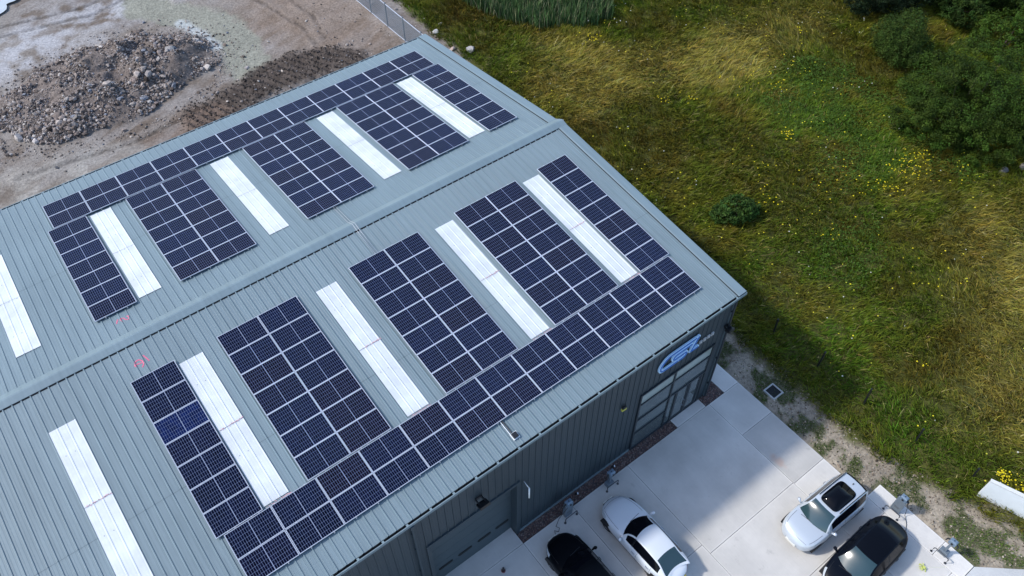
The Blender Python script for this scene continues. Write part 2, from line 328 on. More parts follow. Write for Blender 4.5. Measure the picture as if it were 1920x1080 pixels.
def build_ground():
    xs=np.concatenate([[-1500,-600,-250,-120,-70,-50],np.arange(-40,58,.16),[64,75,95,140,260,600,1500]])
    ys=np.concatenate([[-1500,-600,-250,-120,-70,-50],np.arange(-38,66,.16),[72,85,110,160,300,700,1500]])
    X,Y=np.meshgrid(xs,ys,indexing='ij'); z,C=ground_fields(X,Y)
    far_=(np.abs(X)>60)|(np.abs(Y)>70); z=np.where(far_,-.1,z)
    V=np.stack([X,Y,z],-1).reshape(-1,3); n,m=X.shape
    i=np.arange(n*m).reshape(n,m); F=np.stack([i[:-1,:-1],i[1:,:-1],i[1:,1:],i[:-1,1:]],-1).reshape(-1,4)
    o=fast('ground',V,F,4,M_['ground'],col=C.reshape(-1,3),smooth=True); struct(o)
build_ground()
def puddle(name,cx,cy,rx,ry,z,ang=0):
    P=[]; 
    for k in range(48):
        a=2*math.pi*k/48; r=1+.25*math.sin(3*a+cx)+.15*math.sin(5*a+cy)+.08*math.sin(11*a)
        x,y=rx*r*math.cos(a),ry*r*math.sin(a); c,s=math.cos(R(ang)),math.sin(R(ang)); P.append((cx+x*c-y*s,cy+x*s+y*c,z))
    o=raw(name,P,[tuple(range(48))],M_['water']); struct(o)
puddle('puddle_water',-17.6,49.2,2.6,1.5,.16,20)

# ------------------------------------------------------------------ concrete yard
def build_concrete():
    b=MB(); g=.009
    def slab(x0,x1,y0,y1,t=1.0,w=0):
        k=.505*t; b.box(x0+g,x1-g,y0+g,y1-g,-.12,.0,c=(k*1.14,k*1.105,k*1.04),bv=.006); q=.075; b.add([(x0+q,y0+q,.003),(x1-q,y0+q,.003),(x1-q,y1-q,.003),(x0+q,y1-q,.003)],[(0,1,2,3)],(k*1.035,k*1.0,k*.935))
    rnd=random.Random(3)
    ysr=[-12.5,-14.75,-18.0,-21.5,-25.0,-28.5,-34,-40]
    for y1,y0,t in zip(ysr[:-1],ysr[1:],[.97,.80,1.04,1.06,1.08,1.0,1,1]): slab(.87,3.05,y0,y1,t)
    slab(2.0,3.05,-12.5,-10.9,1.1)
    for x0,x1 in ((-4.76,.87),(-8.2,-4.76),(-11.1,-8.2),(-15.3,-11.1),(-19.5,-15.3),(-24,-19.5),(-30,-24),(-36,-30)):
        yy=[-12.5,-17.95,-21.3,-24.8,-29,-34,-40] if x0>-4.8 else [-12.5,-17.45,-20.9,-24.4,-29,-34,-40]
        for y1,y0 in zip(yy[:-1],yy[1:]): slab(x0,x1,y0,y1,.95+rnd.random()*.12)
    slab(-15.3,-11.1,-12.5,-11.3,.93); slab(-36,-15.3,-12.5,-11.96,.95)
    slab(-1.36,.65,-12.5,-11.96,1.1)
    for y1,y0 in ((-20.5,-24.0),(-24.0,-25.43)): slab(3.05,4.07,y0,y1,1.16)
    # splayed footway at the corner
    P=[(4.06,-25.45),(5.7,-26.86),(9,-29.7),(12,-36),(3.06,-40),(3.06,-25.45)]
    b.prism([(x,y) for x,y in P][::-1] if False else P[::-1],-.12,-.002,c=(.48,.49,.485))
    o=b.build('concrete_yard',M_['conc'],col=True); struct(o)
    s=MB(); s.box(-36,3.03,-40,-12.51,-.10,-.03); s.box(3.03,4.05,-25.4,-20.52,-.10,-.03); struct(s.build('joint_filler',mat('joint_sealant',(.05,.05,.055),.9)))
build_concrete()
def build_gravel():
    b=MB(); V=[];F=[];C=[]
    rects=[(-11.09,-1.37,-12.49,-11.94),(.66,1.99,-12.49,-11.94),(1.12,1.99,-11.94,-11.5)]
    for r in rects: b.box(r[0],r[1],r[2],r[3],-.1,-.035,c=(.085,.06,.056))
    ico=ico0()
    for r in rects:
        n=int((r[1]-r[0])*(r[3]-r[2])*420)
        for _ in range(n):
            s=.018+.022*random.random(); x=random.uniform(r[0]+.02,r[1]-.02); y=random.uniform(r[2]+.02,r[3]-.02)
            k=random.choice([(.16,.085,.075),(.11,.07,.065),(.20,.13,.11),(.09,.08,.085),(.24,.19,.17)])
            R3=Euler((random.random()*6,random.random()*6,random.random()*6)).to_matrix()
            b.add([R3@(Vector(v)*s)+Vector((x,y,-.03)) for v in ico[0]],ico[1],k)
    o=b.build('gravel_bed',M_['grav'],col=True); struct(o,'stuff'); o['label']='red brown gravel strip along the foot of the front wall'
def ico0():
    t=(1+5**.5)/2; V=[(-1,t,0),(1,t,0),(-1,-t,0),(1,-t,0),(0,-1,t),(0,1,t),(0,-1,-t),(0,1,-t),(t,0,-1),(t,0,1),(-t,0,-1),(-t,0,1)]
    F=[(0,11,5),(0,5,1),(0,1,7),(0,7,10),(0,10,11),(1,5,9),(5,11,4),(11,10,2),(10,7,6),(7,1,8),(3,9,4),(3,4,2),(3,2,6),(3,6,8),(3,8,9),(4,9,5),(2,4,11),(6,2,10),(8,6,7),(9,8,1)]
    return [tuple(c/1.902 for c in v) for v in V],F
def ico1():
    V,F=ico0(); V=[Vector(v).normalized() for v in V]; cache={}; F2=[]
    def mid(a,b):
        k=(min(a,b),max(a,b))
        if k not in cache: V.append(((V[a]+V[b])/2).normalized()); cache[k]=len(V)-1
        return cache[k]
    for a,b,c in F: ab,bc,ca=mid(a,b),mid(b,c),mid(c,a); F2+=[(a,ab,ca),(b,bc,ab),(c,ca,bc),(ab,bc,ca)]
    return [tuple(v) for v in V],F2
build_gravel()

# ------------------------------------------------------------------ the warehouse
BX0,BX1=-36.0,1.10
YW,YB=-11.95,13.30
RP=1/3; RO=.253      # rib pitch and phase
def rib_profile(x0,x1,sc=1.0):
    P=[]; k0=math.floor((x0-RO)/RP)-1
    tm=[(-.034,0),(-.017,.030),(.017,.030),(.034,0),(.102,0),(.110,.005),(.118,0),(.214,0),(.222,.005),(.230,0)]
    k=k0
    while RO+k*RP<x1+RP:
        for dx,h in tm:
            x=RO+k*RP+dx
            if x0<x<x1: P.append((x,h*sc))
        k+=1
    def hat(x):
        u=(x-RO)/RP; u=(u-math.floor(u))*RP
        for (a,ha),(b,hb) in zip(tm[2:]+[(RP-.034,0),(RP-.017,.030)],tm[3:]+[(RP-.034,0),(RP-.017,.030),(RP,.030)]):
            if a<=u<=b: return (ha+(hb-ha)*(u-a)/(b-a))*sc
        return .030*sc if u<.017 else 0
    return [(x0,hat(x0))]+P+[(x1,hat(x1))]
HPAN=-.125
def roof_sheet(name,m,fn,x0,x1,s0,s1,hoff,parent,sc=1.0):
    P=rib_profile(x0,x1,sc); V=[];F=[]
    for x,h in P: V.append(fn(x,s0,HPAN+hoff+h)); V.append(fn(x,s1,HPAN+hoff+h))
    fl=fn is near
    for i in range(len(P)-1):
        a,b,c,d=2*i,2*i+2,2*i+3,2*i+1; F.append((a,d,c,b) if fl else (a,b,c,d))
    return raw(name,V,F,m,parent)
bld=empty('warehouse',(-17,0,0)); tag(bld,'blue-grey metal-clad warehouse with a shallow pitched ribbed roof carrying solar panels','warehouse')
def P_(o):   # keep the part where it was built although its thing stands elsewhere
    o.matrix_parent_inverse=bld.matrix_basis.inverted(); return o
bpy.context.view_layer.update()
def bpart(name,V,F,m,**k): return P_(raw(name,V,F,m,bld,**k))
P_(roof_sheet('roof_sheet',M_['roof'],near,BX0,1.12,-.58,12.03,0,bld))['label']='near roof slope of ribbed steel sheet'
P_(roof_sheet('roof_sheet',M_['roof'],far,BX0,1.12,.50,13.50,0,bld))['label']='far roof slope of ribbed steel sheet'
def sweep(name,prof,x0,x1,m,parent=bld):
    """prof: (y,z) polyline extruded along x"""
    V=[];F=[]
    for y,z in prof: V+= [(x0,y,z),(x1,y,z)]
    for i in range(len(prof)-1): F.append((2*i,2*i+1,2*i+3,2*i+2))
    o=raw(name,V,F,m,parent); P_(o); return o
def nz(y,h): return H0+y*TA+h/CA
def fz(y,h): return H0-y*TA+h/CA
# ridge flashing: closes the gap between the two slopes
yk=.38; e=.006
sweep('ridge_cap',[(yk,nz(yk,HPAN+.035+e)-.004),(yk,nz(yk,HPAN+.045+e)),(.68,nz(.60,-.03)+.012),(.76,nz(.60,-.03)+.010),(1.19,fz(1.19,HPAN+.045+e)),(1.19,fz(1.19,HPAN+.035+e)-.03)],BX0,1.60,M_['trim'])
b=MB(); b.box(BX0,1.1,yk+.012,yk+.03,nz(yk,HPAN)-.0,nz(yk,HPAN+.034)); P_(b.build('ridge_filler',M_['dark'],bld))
b=MB()
k=math.floor((BX0-RO)/RP)
while RO+(k+1)*RP<1.12:
    xa,xb=RO+k*RP+.038,RO+(k+1)*RP-.038; k+=1
    b.add([(xa,yk-.05,nz(yk-.05,HPAN+.003)),(xb,yk-.05,nz(yk-.05,HPAN+.003)),(xb,yk+.02,nz(yk+.02,HPAN+.003)),(xa,yk+.02,nz(yk+.02,HPAN+.003)),(xa,yk-.03,nz(yk-.03,HPAN+.022)),(xb,yk-.03,nz(yk-.03,HPAN+.022)),(xb,yk+.02,nz(yk+.02,HPAN+.03)),(xa,yk+.02,nz(yk+.02,HPAN+.03))],[(0,1,5,4),(4,5,6,7),(0,4,7,3),(1,2,6,5)])
P_(b.build('ridge_gap_shade',M_['dark'],bld)).__setitem__('kind','stuff')  # dark strips laid ahead of the cap to draw the shaded gap below it
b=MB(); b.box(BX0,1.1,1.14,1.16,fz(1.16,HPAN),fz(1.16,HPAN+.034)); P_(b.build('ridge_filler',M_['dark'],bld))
# verge flashings on the gable
def verge(fn,s0,s1,name='verge_trim'):
    pr=[(1.095,HPAN+.030),(1.095,HPAN+.050),(1.12,HPAN+.052),(1.13,HPAN+.062),(1.555,HPAN+.064),(1.585,HPAN+.050),(1.585,HPAN-.22),(1.56,HPAN-.22)]
    V=[];F=[]
    for x,h in pr: V+=[fn(x,s0,h),fn(x,s1,h)]
    for i in range(len(pr)-1): F.append((2*i,2*i+1,2*i+3,2*i+2))
    n=len(V); F.append(tuple(range(0,n,2))); F.append(tuple(range(1,n,2))[::-1])
    bpart(name,V,F,M_['trim'])
verge(near,-.36,12.10); verge(far,1.20,13.60)
bpart('verge_trim',[*[(x,near(x,-.36,h)[1],near(x,-.36,h)[2]) for x,h in ((1.13,HPAN+.062),(1.585,HPAN+.05),(1.585,HPAN-.22))],*[(x,far(x,1.2,h)[1],far(x,1.2,h)[2]) for x,h in ((1.13,HPAN+.062),(1.585,HPAN+.05),(1.585,HPAN-.22))]],[(0,1,4,3),(1,2,5,4)],M_['trim'])
b=MB()
for fn,s0,s1 in ((near,-.3,12.02),(far,1.2,13.5)):
    V=[fn(1.072,s0,HPAN+.001+.002),fn(1.094,s0,HPAN+.003),fn(1.094,s1,HPAN+.003),fn(1.072,s1,HPAN+.003)]; V+=[(x,y,z+.030) for x,y,z in V]
    b.add(V,[(4,5,6,7),(0,1,5,4),(1,2,6,5),(2,3,7,6),(3,0,4,7)])
P_(b.build('verge_filler',M_['dark'],bld))
# gutters with a strap every metre
def gutter(y_in,y_out,z,sgn):
    t=.035; yo=y_out+sgn*t
    sweep('gutter_trough',[(y_in,z-.02),(y_in,z-.13),(y_out,z-.13),(y_out,z-.012)],BX0,1.55,M_['gutterin'])
    sweep('gutter',[(y_out,z-.02),(y_out,z+.008),(yo,z+.008),(yo,z-.15),(y_in,z-.15),(y_in,z-.14)],BX0,1.58,M_['trim'])
    bpart('gutter_end',[(1.58,y_in,z-.15),(1.58,yo,z-.15),(1.58,yo,z+.008),(1.58,y_in,z+.008)],[(0,1,2,3)],M_['trim'])
    b=MB()
    x=1.0
    while x>BX0:
        b.box(x-.045,x+.045,min(y_in,yo)+.002,max(y_in,yo)-.004,z-.01,z+.016); x-=1.0
    P_(b.build('gutter_strap',M_['trim'],bld)).__setitem__('kind','stuff')
zg=near(0,12.03,HPAN)[2]; gutter(YW-.017,-12.045,zg-.015,-1)
zf=far(0,13.5,HPAN)[2]; gutter(13.43,13.505,zf-.015,1)
# walls of ribbed cladding
def clad(name,axis,c,a0,a1,zb,ztop,out,m,holes=()):
    """wall plane at c; runs a0..a1; openings as (h0,h1,hz0,hz1)"""
    cuts=sorted({a0,a1,*[h for H in holes for h in H[:2]]}); V=[];F=[]
    for p,q in zip(cuts[:-1],cuts[1:]):
        P=rib_profile(p+1e-4,q-1e-4,1.25); spans=[(zb,None)]
        for H in holes:
            if H[0]<=p+1e-6 and H[1]>=q-1e-6:
                spans=[(H[3],None)] if H[2]<=zb+.01 else [(zb,H[2]),(H[3],None)]
        for z0,z1 in spans:
            n=len(V)
            for x,h in P:
                zt=ztop(x) if z1 is None else z1
                for z in (z0,zt): V.append((x,c+out*h,z) if axis=='x' else (c+out*h,x,z))
            for i in range(len(P)-1): F.append((n+2*i,n+2*i+2,n+2*i+3,n+2*i+1))
    return bpart(name,V,F,m)
zt=zg-.05
GL=(-4.17,.50,.06,4.98); G1=(-15.3,-11.08,0,4.92); G2=(-27.6,-23.4,0,4.92)
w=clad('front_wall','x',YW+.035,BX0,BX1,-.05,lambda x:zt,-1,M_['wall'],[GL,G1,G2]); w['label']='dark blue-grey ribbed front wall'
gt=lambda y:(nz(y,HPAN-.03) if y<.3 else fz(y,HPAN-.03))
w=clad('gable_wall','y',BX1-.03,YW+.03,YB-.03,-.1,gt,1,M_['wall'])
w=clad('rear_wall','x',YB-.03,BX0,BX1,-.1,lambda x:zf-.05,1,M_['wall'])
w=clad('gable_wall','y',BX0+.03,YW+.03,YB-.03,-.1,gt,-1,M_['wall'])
b=MB(); b.box(BX1-.06,BX1+.032,YW-.032,YW+.06,-.05,zt-.004); P_(b.build('corner_trim',M_['trim'],bld))
b=MB(); b.box(BX1-.06,BX1+.028,YB-.06,YB+.028,-.05,zf-.07); P_(b.build('corner_trim',M_['trim'],bld))
b=MB(); b.box(-11.08,-4.3,YW-.012,YW+.02,-.06,.16); b.box(-4.3,GL[0],YW-.012,YW+.02,-.06,.16); P_(b.build('base_drip',M_['trim'],bld))
# recessed sectional doors
def dock(x0,x1,z1,idx):
    yd=YW+.40
    d=P_(empty_part('loading_door')) if False else None
    b=MB()
    # reveal: two jambs and a head
    b.box(x0-.16,x0,YW-.045,yd,-.02,z1+.16); b.box(x1,x1+.16,YW-.045,yd,-.02,z1+.16); b.box(x0,x1,YW-.045,yd,z1,z1+.16)
    P_(b.build('door_surround',M_['wall'],bld))
    b=MB(); n=6; hh=z1/n
    for k in range(n): b.box(x0+.002,x1-.002,yd-.02,yd+.02,k*hh+.008,(k+1)*hh-.004,bv=0)
    b.box(x0,x1,yd-.004,yd+.015,0,z1)
    dr=P_(b.build('loading_door',M_['door'],bld))
    for xc in (-14.6,-13.59,-12.57,-11.60):
        xc=xc-(-15.3)+x0
        f=MB(); w_,h_=.72,.20; z=1.10
        pts=[(xc+math.cos(a)*.10+(w_/2-.1)*(1 if math.cos(a)>0 else -1),z+math.sin(a)*h_/2) for a in [2*math.pi*(k+.5)/20 for k in range(20)]]
        V=[(x,yd-.024,zz) for x,zz in pts]+[(x,yd-.040,zz) for x,zz in pts]; F=[tuple(range(20,40))]+[(i,20+i,20+(i+1)%20,(i+1)%20) for i in range(20)]
        raw('door_window',V,F,M_['dark'],dr)
dock(*G1[:2],G1[3],0); dock(*G2[:2],G2[3],1)
# downpipe and its hopper beside the loading door
b=MB(); b.tube([(-15.86,YW-.10,zg-.2),(-15.86,YW-.10,.1)],.055,10); b.box(-15.94,-15.78,YW-.17,YW-.02,zg-.42,zg-.18)
for z in (1.2,3.4,5.6,7.0): b.box(-15.94,-15.78,YW-.07,YW-.01,z,z+.05)
P_(b.build('downpipe',M_['wall'],bld))
b=MB(); b.tube([(1.02,YW-.10,zg-.2),(1.02,YW-.10,.1)],.05,10)
for z in (1.2,3.4,5.6,7.0): b.box(.95,1.09,YW-.07,YW-.01,z,z+.05)
P_(b.build('downpipe',M_['frame'],bld))
# glazed entrance
def glazing():
    y=YW; x0,x1,z0,z1=GL; fr=MB(); yf0,yf1=y-.05,y+.10
    def bar(a,b_,c,d): fr.box(a,b_,yf0,yf1,c,d)
    def barp(a,b_,c,d): fr.box(a,b_,yf0-.004,yf1-.004,c,d)
    bar(x0,x0+.09,z0,z1); bar(x1-.09,x1,z0,z1); barp(x0+.09,x1-.09,z1-.09,z1); barp(x0+.09,x1-.09,z0,z0+.10)
    mx=-1.98; bar(mx-.05,mx+.05,z0+.1,z1-.09)
    L0,L1=x0+.09,mx-.05; R0,R1=mx+.05,x1-.09
    for z in (4.10,2.76,1.56): barp(L0,L1,z-.04,z+.04)
    for z in (4.10,2.78): barp(R0,R1,z-.045,z+.045)
    for x in (-1.50,-.60,.22): bar(x-.04,x+.04,z0+.1,2.735)
    fo=P_(fr.build('window_frame',M_['frame'],bld)); fo['label']='dark glazing frame of the entrance'
    def pane(a,b_,c,d,m,lab=None):
        p=MB(); p.box(a,b_,y+.0,y+.02,c,d); o=p.build('pane',m,fo)
        if lab:o['label']=lab
    pane(L0,L1,4.14,z1-.09,M_['blind']); pane(R0,R1,4.145,z1-.09,M_['blind'])
    pane(L0,L1,2.80,4.06,M_['glass']); pane(R0,R1,2.825,4.055,M_['glass']); pane(L0,L1,1.60,2.72,M_['glass']); pane(L0,L1,z0+.1,1.52,M_['glass'])
    pane(mx+.05,-1.54,z0+.1,2.735,M_['glass']); pane(.26,x1-.09,z0+.1,2.735,M_['glass'])
    for a,b_ in ((-1.46,-.64),(-.56,.18)):
        dm=MB()
        dm.box(a+.01,a+.09,y-.03,y+.03,z0+.02,2.72); dm.box(b_-.09,b_-.01,y-.03,y+.03,z0+.02,2.72); dm.box(a+.09,b_-.09,y-.028,y+.028,z0+.02,z0+.22); dm.box(a+.09,b_-.09,y-.028,y+.028,2.62,2.72)
        d=P_(dm.build('entrance_door',M_['frame'],bld)); p=MB(); p.box(a+.09,b_-.09,y-.012,y+.01,z0+.22,2.62); p.build('pane',M_['glass'],d)
        h=MB(); hx=b_-.14 if a<-1 else a+.14; h.tube([(hx,y-.02,.95),(hx,y-.10,.95),(hx,y-.10,1.45),(hx,y-.02,1.45)],.018,8); h.build('handle',M_['chrome'],d)
    # office interior glimpsed behind the glass
    b=MB(); b.box(x0-.5,x1+.1,y+.5,y+.52,0,4.9); b.box(x0-.5,x1+.1,y+.05,y+.5,2.6,2.72)
glazing()
# rooflights, two overlapping sheets each
def rooflight(fn,x0,x1,s0,s1,seam,lab):
    a=P_(roof_sheet('rooflight',M_['grp'],fn,x0,x1,s0,seam+.05,.026,bld,.45)); a['label']=lab
    roof_sheet('lower_sheet',M_['grp'],fn,x0,x1,seam-.02,s1,.023,a,.45)
    f=MB(); r=random.Random(int(x0*10)+int(s0))
    for s in (s0+.9*0+ (seam-s0)*.36,seam+(s1-seam)*.38,seam+.02):
        for k in range(3):
            x=x0+.17+k*RP; 
            if s!=seam+.02 and k==2: continue
            c=fn(x+.02,s,HPAN+.025); f.box(c[0]-.012,c[0]+.012,c[1]-.012,c[1]+.012,c[2]-.01,c[2]+.008)
    c0=fn(x0,seam,HPAN+.012); f2=f.build('fixing_bolt',M_['frame'],a)
    g=MB(); 
    for ss,n in ((seam,34),(s1 if fn is near else s0,40)):
        for k in range(n):
            x=x0+(x1-x0)*(r.random()**(.7)); s=ss+r.gauss(.03,.022)+(.04 if ss!=seam else 0)*(1 if fn is near else -1); l=.03+.06*r.random(); ww=.010+.012*r.random()
            V=[fn(x,s,HPAN+.05),fn(x+l*.8,s+l*.2,HPAN+.05),fn(x+l*.8+ww,s+l*.2+ww,HPAN+.05),fn(x+ww,s+ww,HPAN+.05)]; g.add(V,[(0,1,2,3)])
    if fn is near: g.build('sealant_smear',M_['sealant'],a)
    # seam line
    q=MB(); V=[fn(x0,seam+.05,HPAN+.047),fn(x1,seam+.05,HPAN+.047),fn(x1,seam+.062,HPAN+.047),fn(x0,seam+.062,HPAN+.047)]; q.add(V,[(0,1,2,3)]); q.build('seam',M_['gutterin'],a)
RL=[-24.72,-19.72,-13.70,-7.68,-2.68]
ordn=['first','second','third','fourth','fifth']
for k,x in enumerate(RL):
    rooflight(near,x,x+.98,1.52,8.58,4.97,'%s rooflight strip from the left on the near slope'%ordn[k])
    rooflight(far,x,x+.98,2.88,9.98,6.42,'%s rooflight strip from the left on the far slope'%ordn[k])
for k,x in enumerate((-30.7,)):
    rooflight(near,x,x+.98,1.52,8.58,4.97,'rooflight strip beyond the left edge of the near slope'); rooflight(far,x,x+.98,2.88,9.98,6.42,'rooflight strip beyond the left edge of the far slope')
# marker-pen notes on the sheets
def rh(x):
    u=(x-RO)/RP; u=(u-math.floor(u))*RP; u=min(u,RP-u)
    return .035*min(1,max(0,(.034-u)/.017))
def stroke(g,fn,P,w):
    for (x0,s0),(x1,s1) in zip(P[:-1],P[1:]):
        n=max(2,int(math.hypot(x1-x0,s1-s0)/.02)); dx,ds=x1-x0,s1-s0; L=math.hypot(dx,ds); nx,ns=-ds/L*w/2,dx/L*w/2
        for k in range(n):
            a=k/n; c=(k+1)/n; V=[]
            for t,sg in ((a,-1),(c,-1),(c,1),(a,1)):
                x=x0+dx*t+nx*sg; s=s0+ds*t+ns*sg; V.append(fn(x,s,HPAN+rh(x)+.006))
            g.add(V,[(0,1,2,3)])
def note(g,lab): o=P_(g.build('marker_note',M_['red'],bld)); o['label']=lab
g=MB(); stroke(g,near,[(-20.90,.83),(-20.80,.72),(-20.79,.58),(-20.86,.44),(-20.97,.42),(-21.08,.50),(-21.11,.62),(-21.06,.70)],.05); stroke(g,near,[(-21.08,.58),(-20.95,.60),(-20.83,.62)],.045)
note(g,'pink marker letter S on the near slope'); g=MB(); stroke(g,near,[(-20.67,.33),(-20.62,.50),(-20.57,.70)],.05); note(g,'pink marker figure 1 on the near slope')
g=MB(); stroke(g,far,[(-20.83,2.27),(-20.90,2.17),(-20.95,2.05)],.045); note(g,'pink marker figure 1 on the far slope'); g=MB(); stroke(g,far,[(-20.48,2.22),(-20.42,2.10),(-20.48,1.98),(-20.58,2.04),(-20.62,2.18),(-20.70,2.24),(-20.77,2.14),(-20.72,1.99)],.042); note(g,'pink marker letter S on the far slope')

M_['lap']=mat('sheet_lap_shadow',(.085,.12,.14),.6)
for fn,s in ((near,6.28),(far,6.85)):
    g=MB(); xs_=[BX0]+[x for p in RL for x in (p-.02,p+1.0)]+[1.08]
    for x0,x1 in zip(xs_[::2],xs_[1::2]): stroke(g,fn,[(x0,s),(x1,s)],.012)
    P_(g.build('sheet_lap',M_['lap'],bld)).__setitem__('kind','stuff')

# ------------------------------------------------------------------ solar panels
PW,PH,PU,PV=1.755,1.038,1.775,1.058
def make_panel():
    t=empty('solar_panel')
    b=MB(); f=.011; z0,z1=-.035,.0; w,h=PW/2,PH/2
    for x0,x1,y0,y1 in ((-w,w,h-f,h),(-w,w,-h,-h+f),(-w,-w+f,-h+f,h-f),(w-f,w,-h+f,h-f)): b.box(x0,x1,y0,y1,z0,z1)
    b.build('frame',M_['alu'],t)
    g=MB(); g.box(-w+f,w-f,-h+f,h-f,-.012,-.003); g.build('cell_sheet',M_['cells'],t)
    for x in (-.45,.45):
        r=MB(); r.box(x-.02,x+.02,-h-.045,h+.045,-.086,-.036); r.box(x-.022,x+.022,-h-.014,-h+.004,-.036,.004); r.box(x-.022,x+.022,h-.004,h+.014,-.036,.004); r.build('mounting_rail',M_['rail'],t)
    return t
proto=make_panel(); used=False; npan=0
bname=['leftmost','second','third','fourth','rightmost']
rown=['top','second','third','fourth','fifth','sixth','bottom']
def place_panel(slope,u,s,label,group):
    global used,npan
    o=proto if not used else copy_tree(proto); used=True; npan+=1
    fn=near if slope=='near' else far; o.location=fn(u,s,0); o.rotation_euler=((AL if slope=='near' else -AL),0,0)
    tag(o,label,'solar panel',group); return o
rj=random.Random(5)
NC=[(-21.542,1,1.296),(-18.010,2,1.278),(-11.969,2,1.268),(-6.466,2,1.270),(-1.625,1,1.267)]
FC=[(-21.618,1,2.639),(-17.973,2,2.603),(-11.894,2,2.628),(-6.426,2,2.630),(-1.609,1,2.622)]
for slope,cols in (('near',NC),('far',FC)):
    for k,(u0,w,s0) in enumerate(cols):
        for r in range(7):
            rr=r if slope=='near' else 6-r
            s=s0+PH/2+r*PV
            for c in range(w):
                side='' if w==1 else (' left' if c==0 else ' right')
                pp=place_panel(slope,u0+PW/2+c*PU+rj.uniform(-.003,.003),s,'%s%s panel of the %s block on the %s roof slope'%(rown[rr],side,bname[k],slope),'solar panels in blocks between the rooflights')
                if slope=='near' and k==0 and r==2:
                    for ch in pp.children:
                        if ch.name.startswith('cell_sheet'): ch.color=(1.1,1.8,2.5,1)
                    pp['label']='bright blue third panel from the top of the leftmost block on the near roof slope'
nth=['first','second','third','fourth','fifth','sixth','seventh','eighth','ninth','tenth','eleventh','twelfth']
for slope,uL,s0 in (('near',-11*PU,8.7245),('far',-21.327,10.104)):
    for r in range(2):
        for k in range(12):
            u=(uL+k*PU+PW/2) if slope=='far' else (-12*PU+k*PU+PU-PW/2)
            which=('inner' if r==0 else 'outer')
            place_panel(slope,u,s0+PH/2+r*PV,'%s panel from the left in the %s eaves row on the %s slope'%(nth[k],which,slope),'solar panels in the long rows along the eaves')
# cable trunking over the ridge and the isolator near the eaves
def conduit(off,lab):
    b=MB(); x=-10.53+off; b.tube([far(x,2.62,-.07),far(x,1.25,-.07),far(x,1.18,-.045),(x,.72,nz(.60,-.03)+.04),(x,yk-.02,nz(yk,-.05)),near(x,-.28,-.07),near(x,1.30,-.07)],.011,8)
    o=b.build('cable_conduit',M_['rail'],None,True); tag(o,lab,'conduit','conduits over the ridge')
conduit(-.06,'left of two thin white cable conduits crossing the ridge'); conduit(.06,'right of two thin white cable conduits crossing the ridge')
t=empty('isolator_box',near(-10.84,11.60,HPAN)); tag(t,'small black square box on the near roof beside the eaves','junction box')
t.rotation_euler=(AL,0,0)
b=MB(); b.box(-.15,.15,-.15,.15,.036,.05); b.build('base_plate',M_['white'],t)
b=MB(); b.box(-.11,.11,-.11,.11,.051,.14,bv=.01); b.build('box',M_['black'],t)
b=MB(); b.tube([near(-10.88,11.45,-.07),near(-10.87,11.1,-.07),near(-10.89,10.78,-.07)],.022,8); o=b.build('power_cable',M_['black']); tag(o,'short black cable running from the eaves panels to the black box','cable')
b=MB(); b.tube([near(-10.96,11.45,-.07),near(-10.96,10.78,-.07)],.014,8); o=b.build('cable_conduit',M_['white']); tag(o,'short white conduit beside the black cable near the eaves','conduit')

# ------------------------------------------------------------------ rubble, boulders
def ground_z(x,y): return ground_fields(np.atleast_1d(np.asarray(x,float)),np.atleast_1d(np.asarray(y,float)))[0]
def rocks(name,X,Y,Z,S,cols,label,hi=False):
    V0,F0=(ico1() if hi else ico0()); V0=np.array(V0); F0=np.array(F0); n=len(X); m=len(V0)
    A=RNG.normal(size=(n,3,3)); Q,_=np.linalg.qr(A)
    sc=RNG.uniform(.55,1.15,(n,1,3)); jit=RNG.uniform(.58,1.22,(n,m,1))
    V=V0[None]*jit*sc; V=np.einsum('nij,nmj->nmi',Q,V)*S[:,None,None]
    V[...,2]*=.8
    V=V+np.stack([X,Y,Z],-1)[:,None,:]
    F=(F0[None]+np.arange(n)[:,None,None]*m).reshape(-1,3); C=np.repeat(cols,m,axis=0)
    return fast(name,V.reshape(-1,3),F,3,M_['rock'],col=C)
def rock_cols(n,dark=.25):
    pal=np.array([[.36,.315,.285],[.27,.225,.20],[.18,.148,.13],[.46,.42,.385],[.13,.105,.09],[.22,.23,.26],[.27,.215,.19]])
    k=RNG.choice(len(pal),n,p=[.2,.22,.18,.12,.14,.08,.06]); c=pal[k]*RNG.uniform(.8,1.12,(n,1)); d=RNG.random(n)<dark
    c[d]*=.45; return c
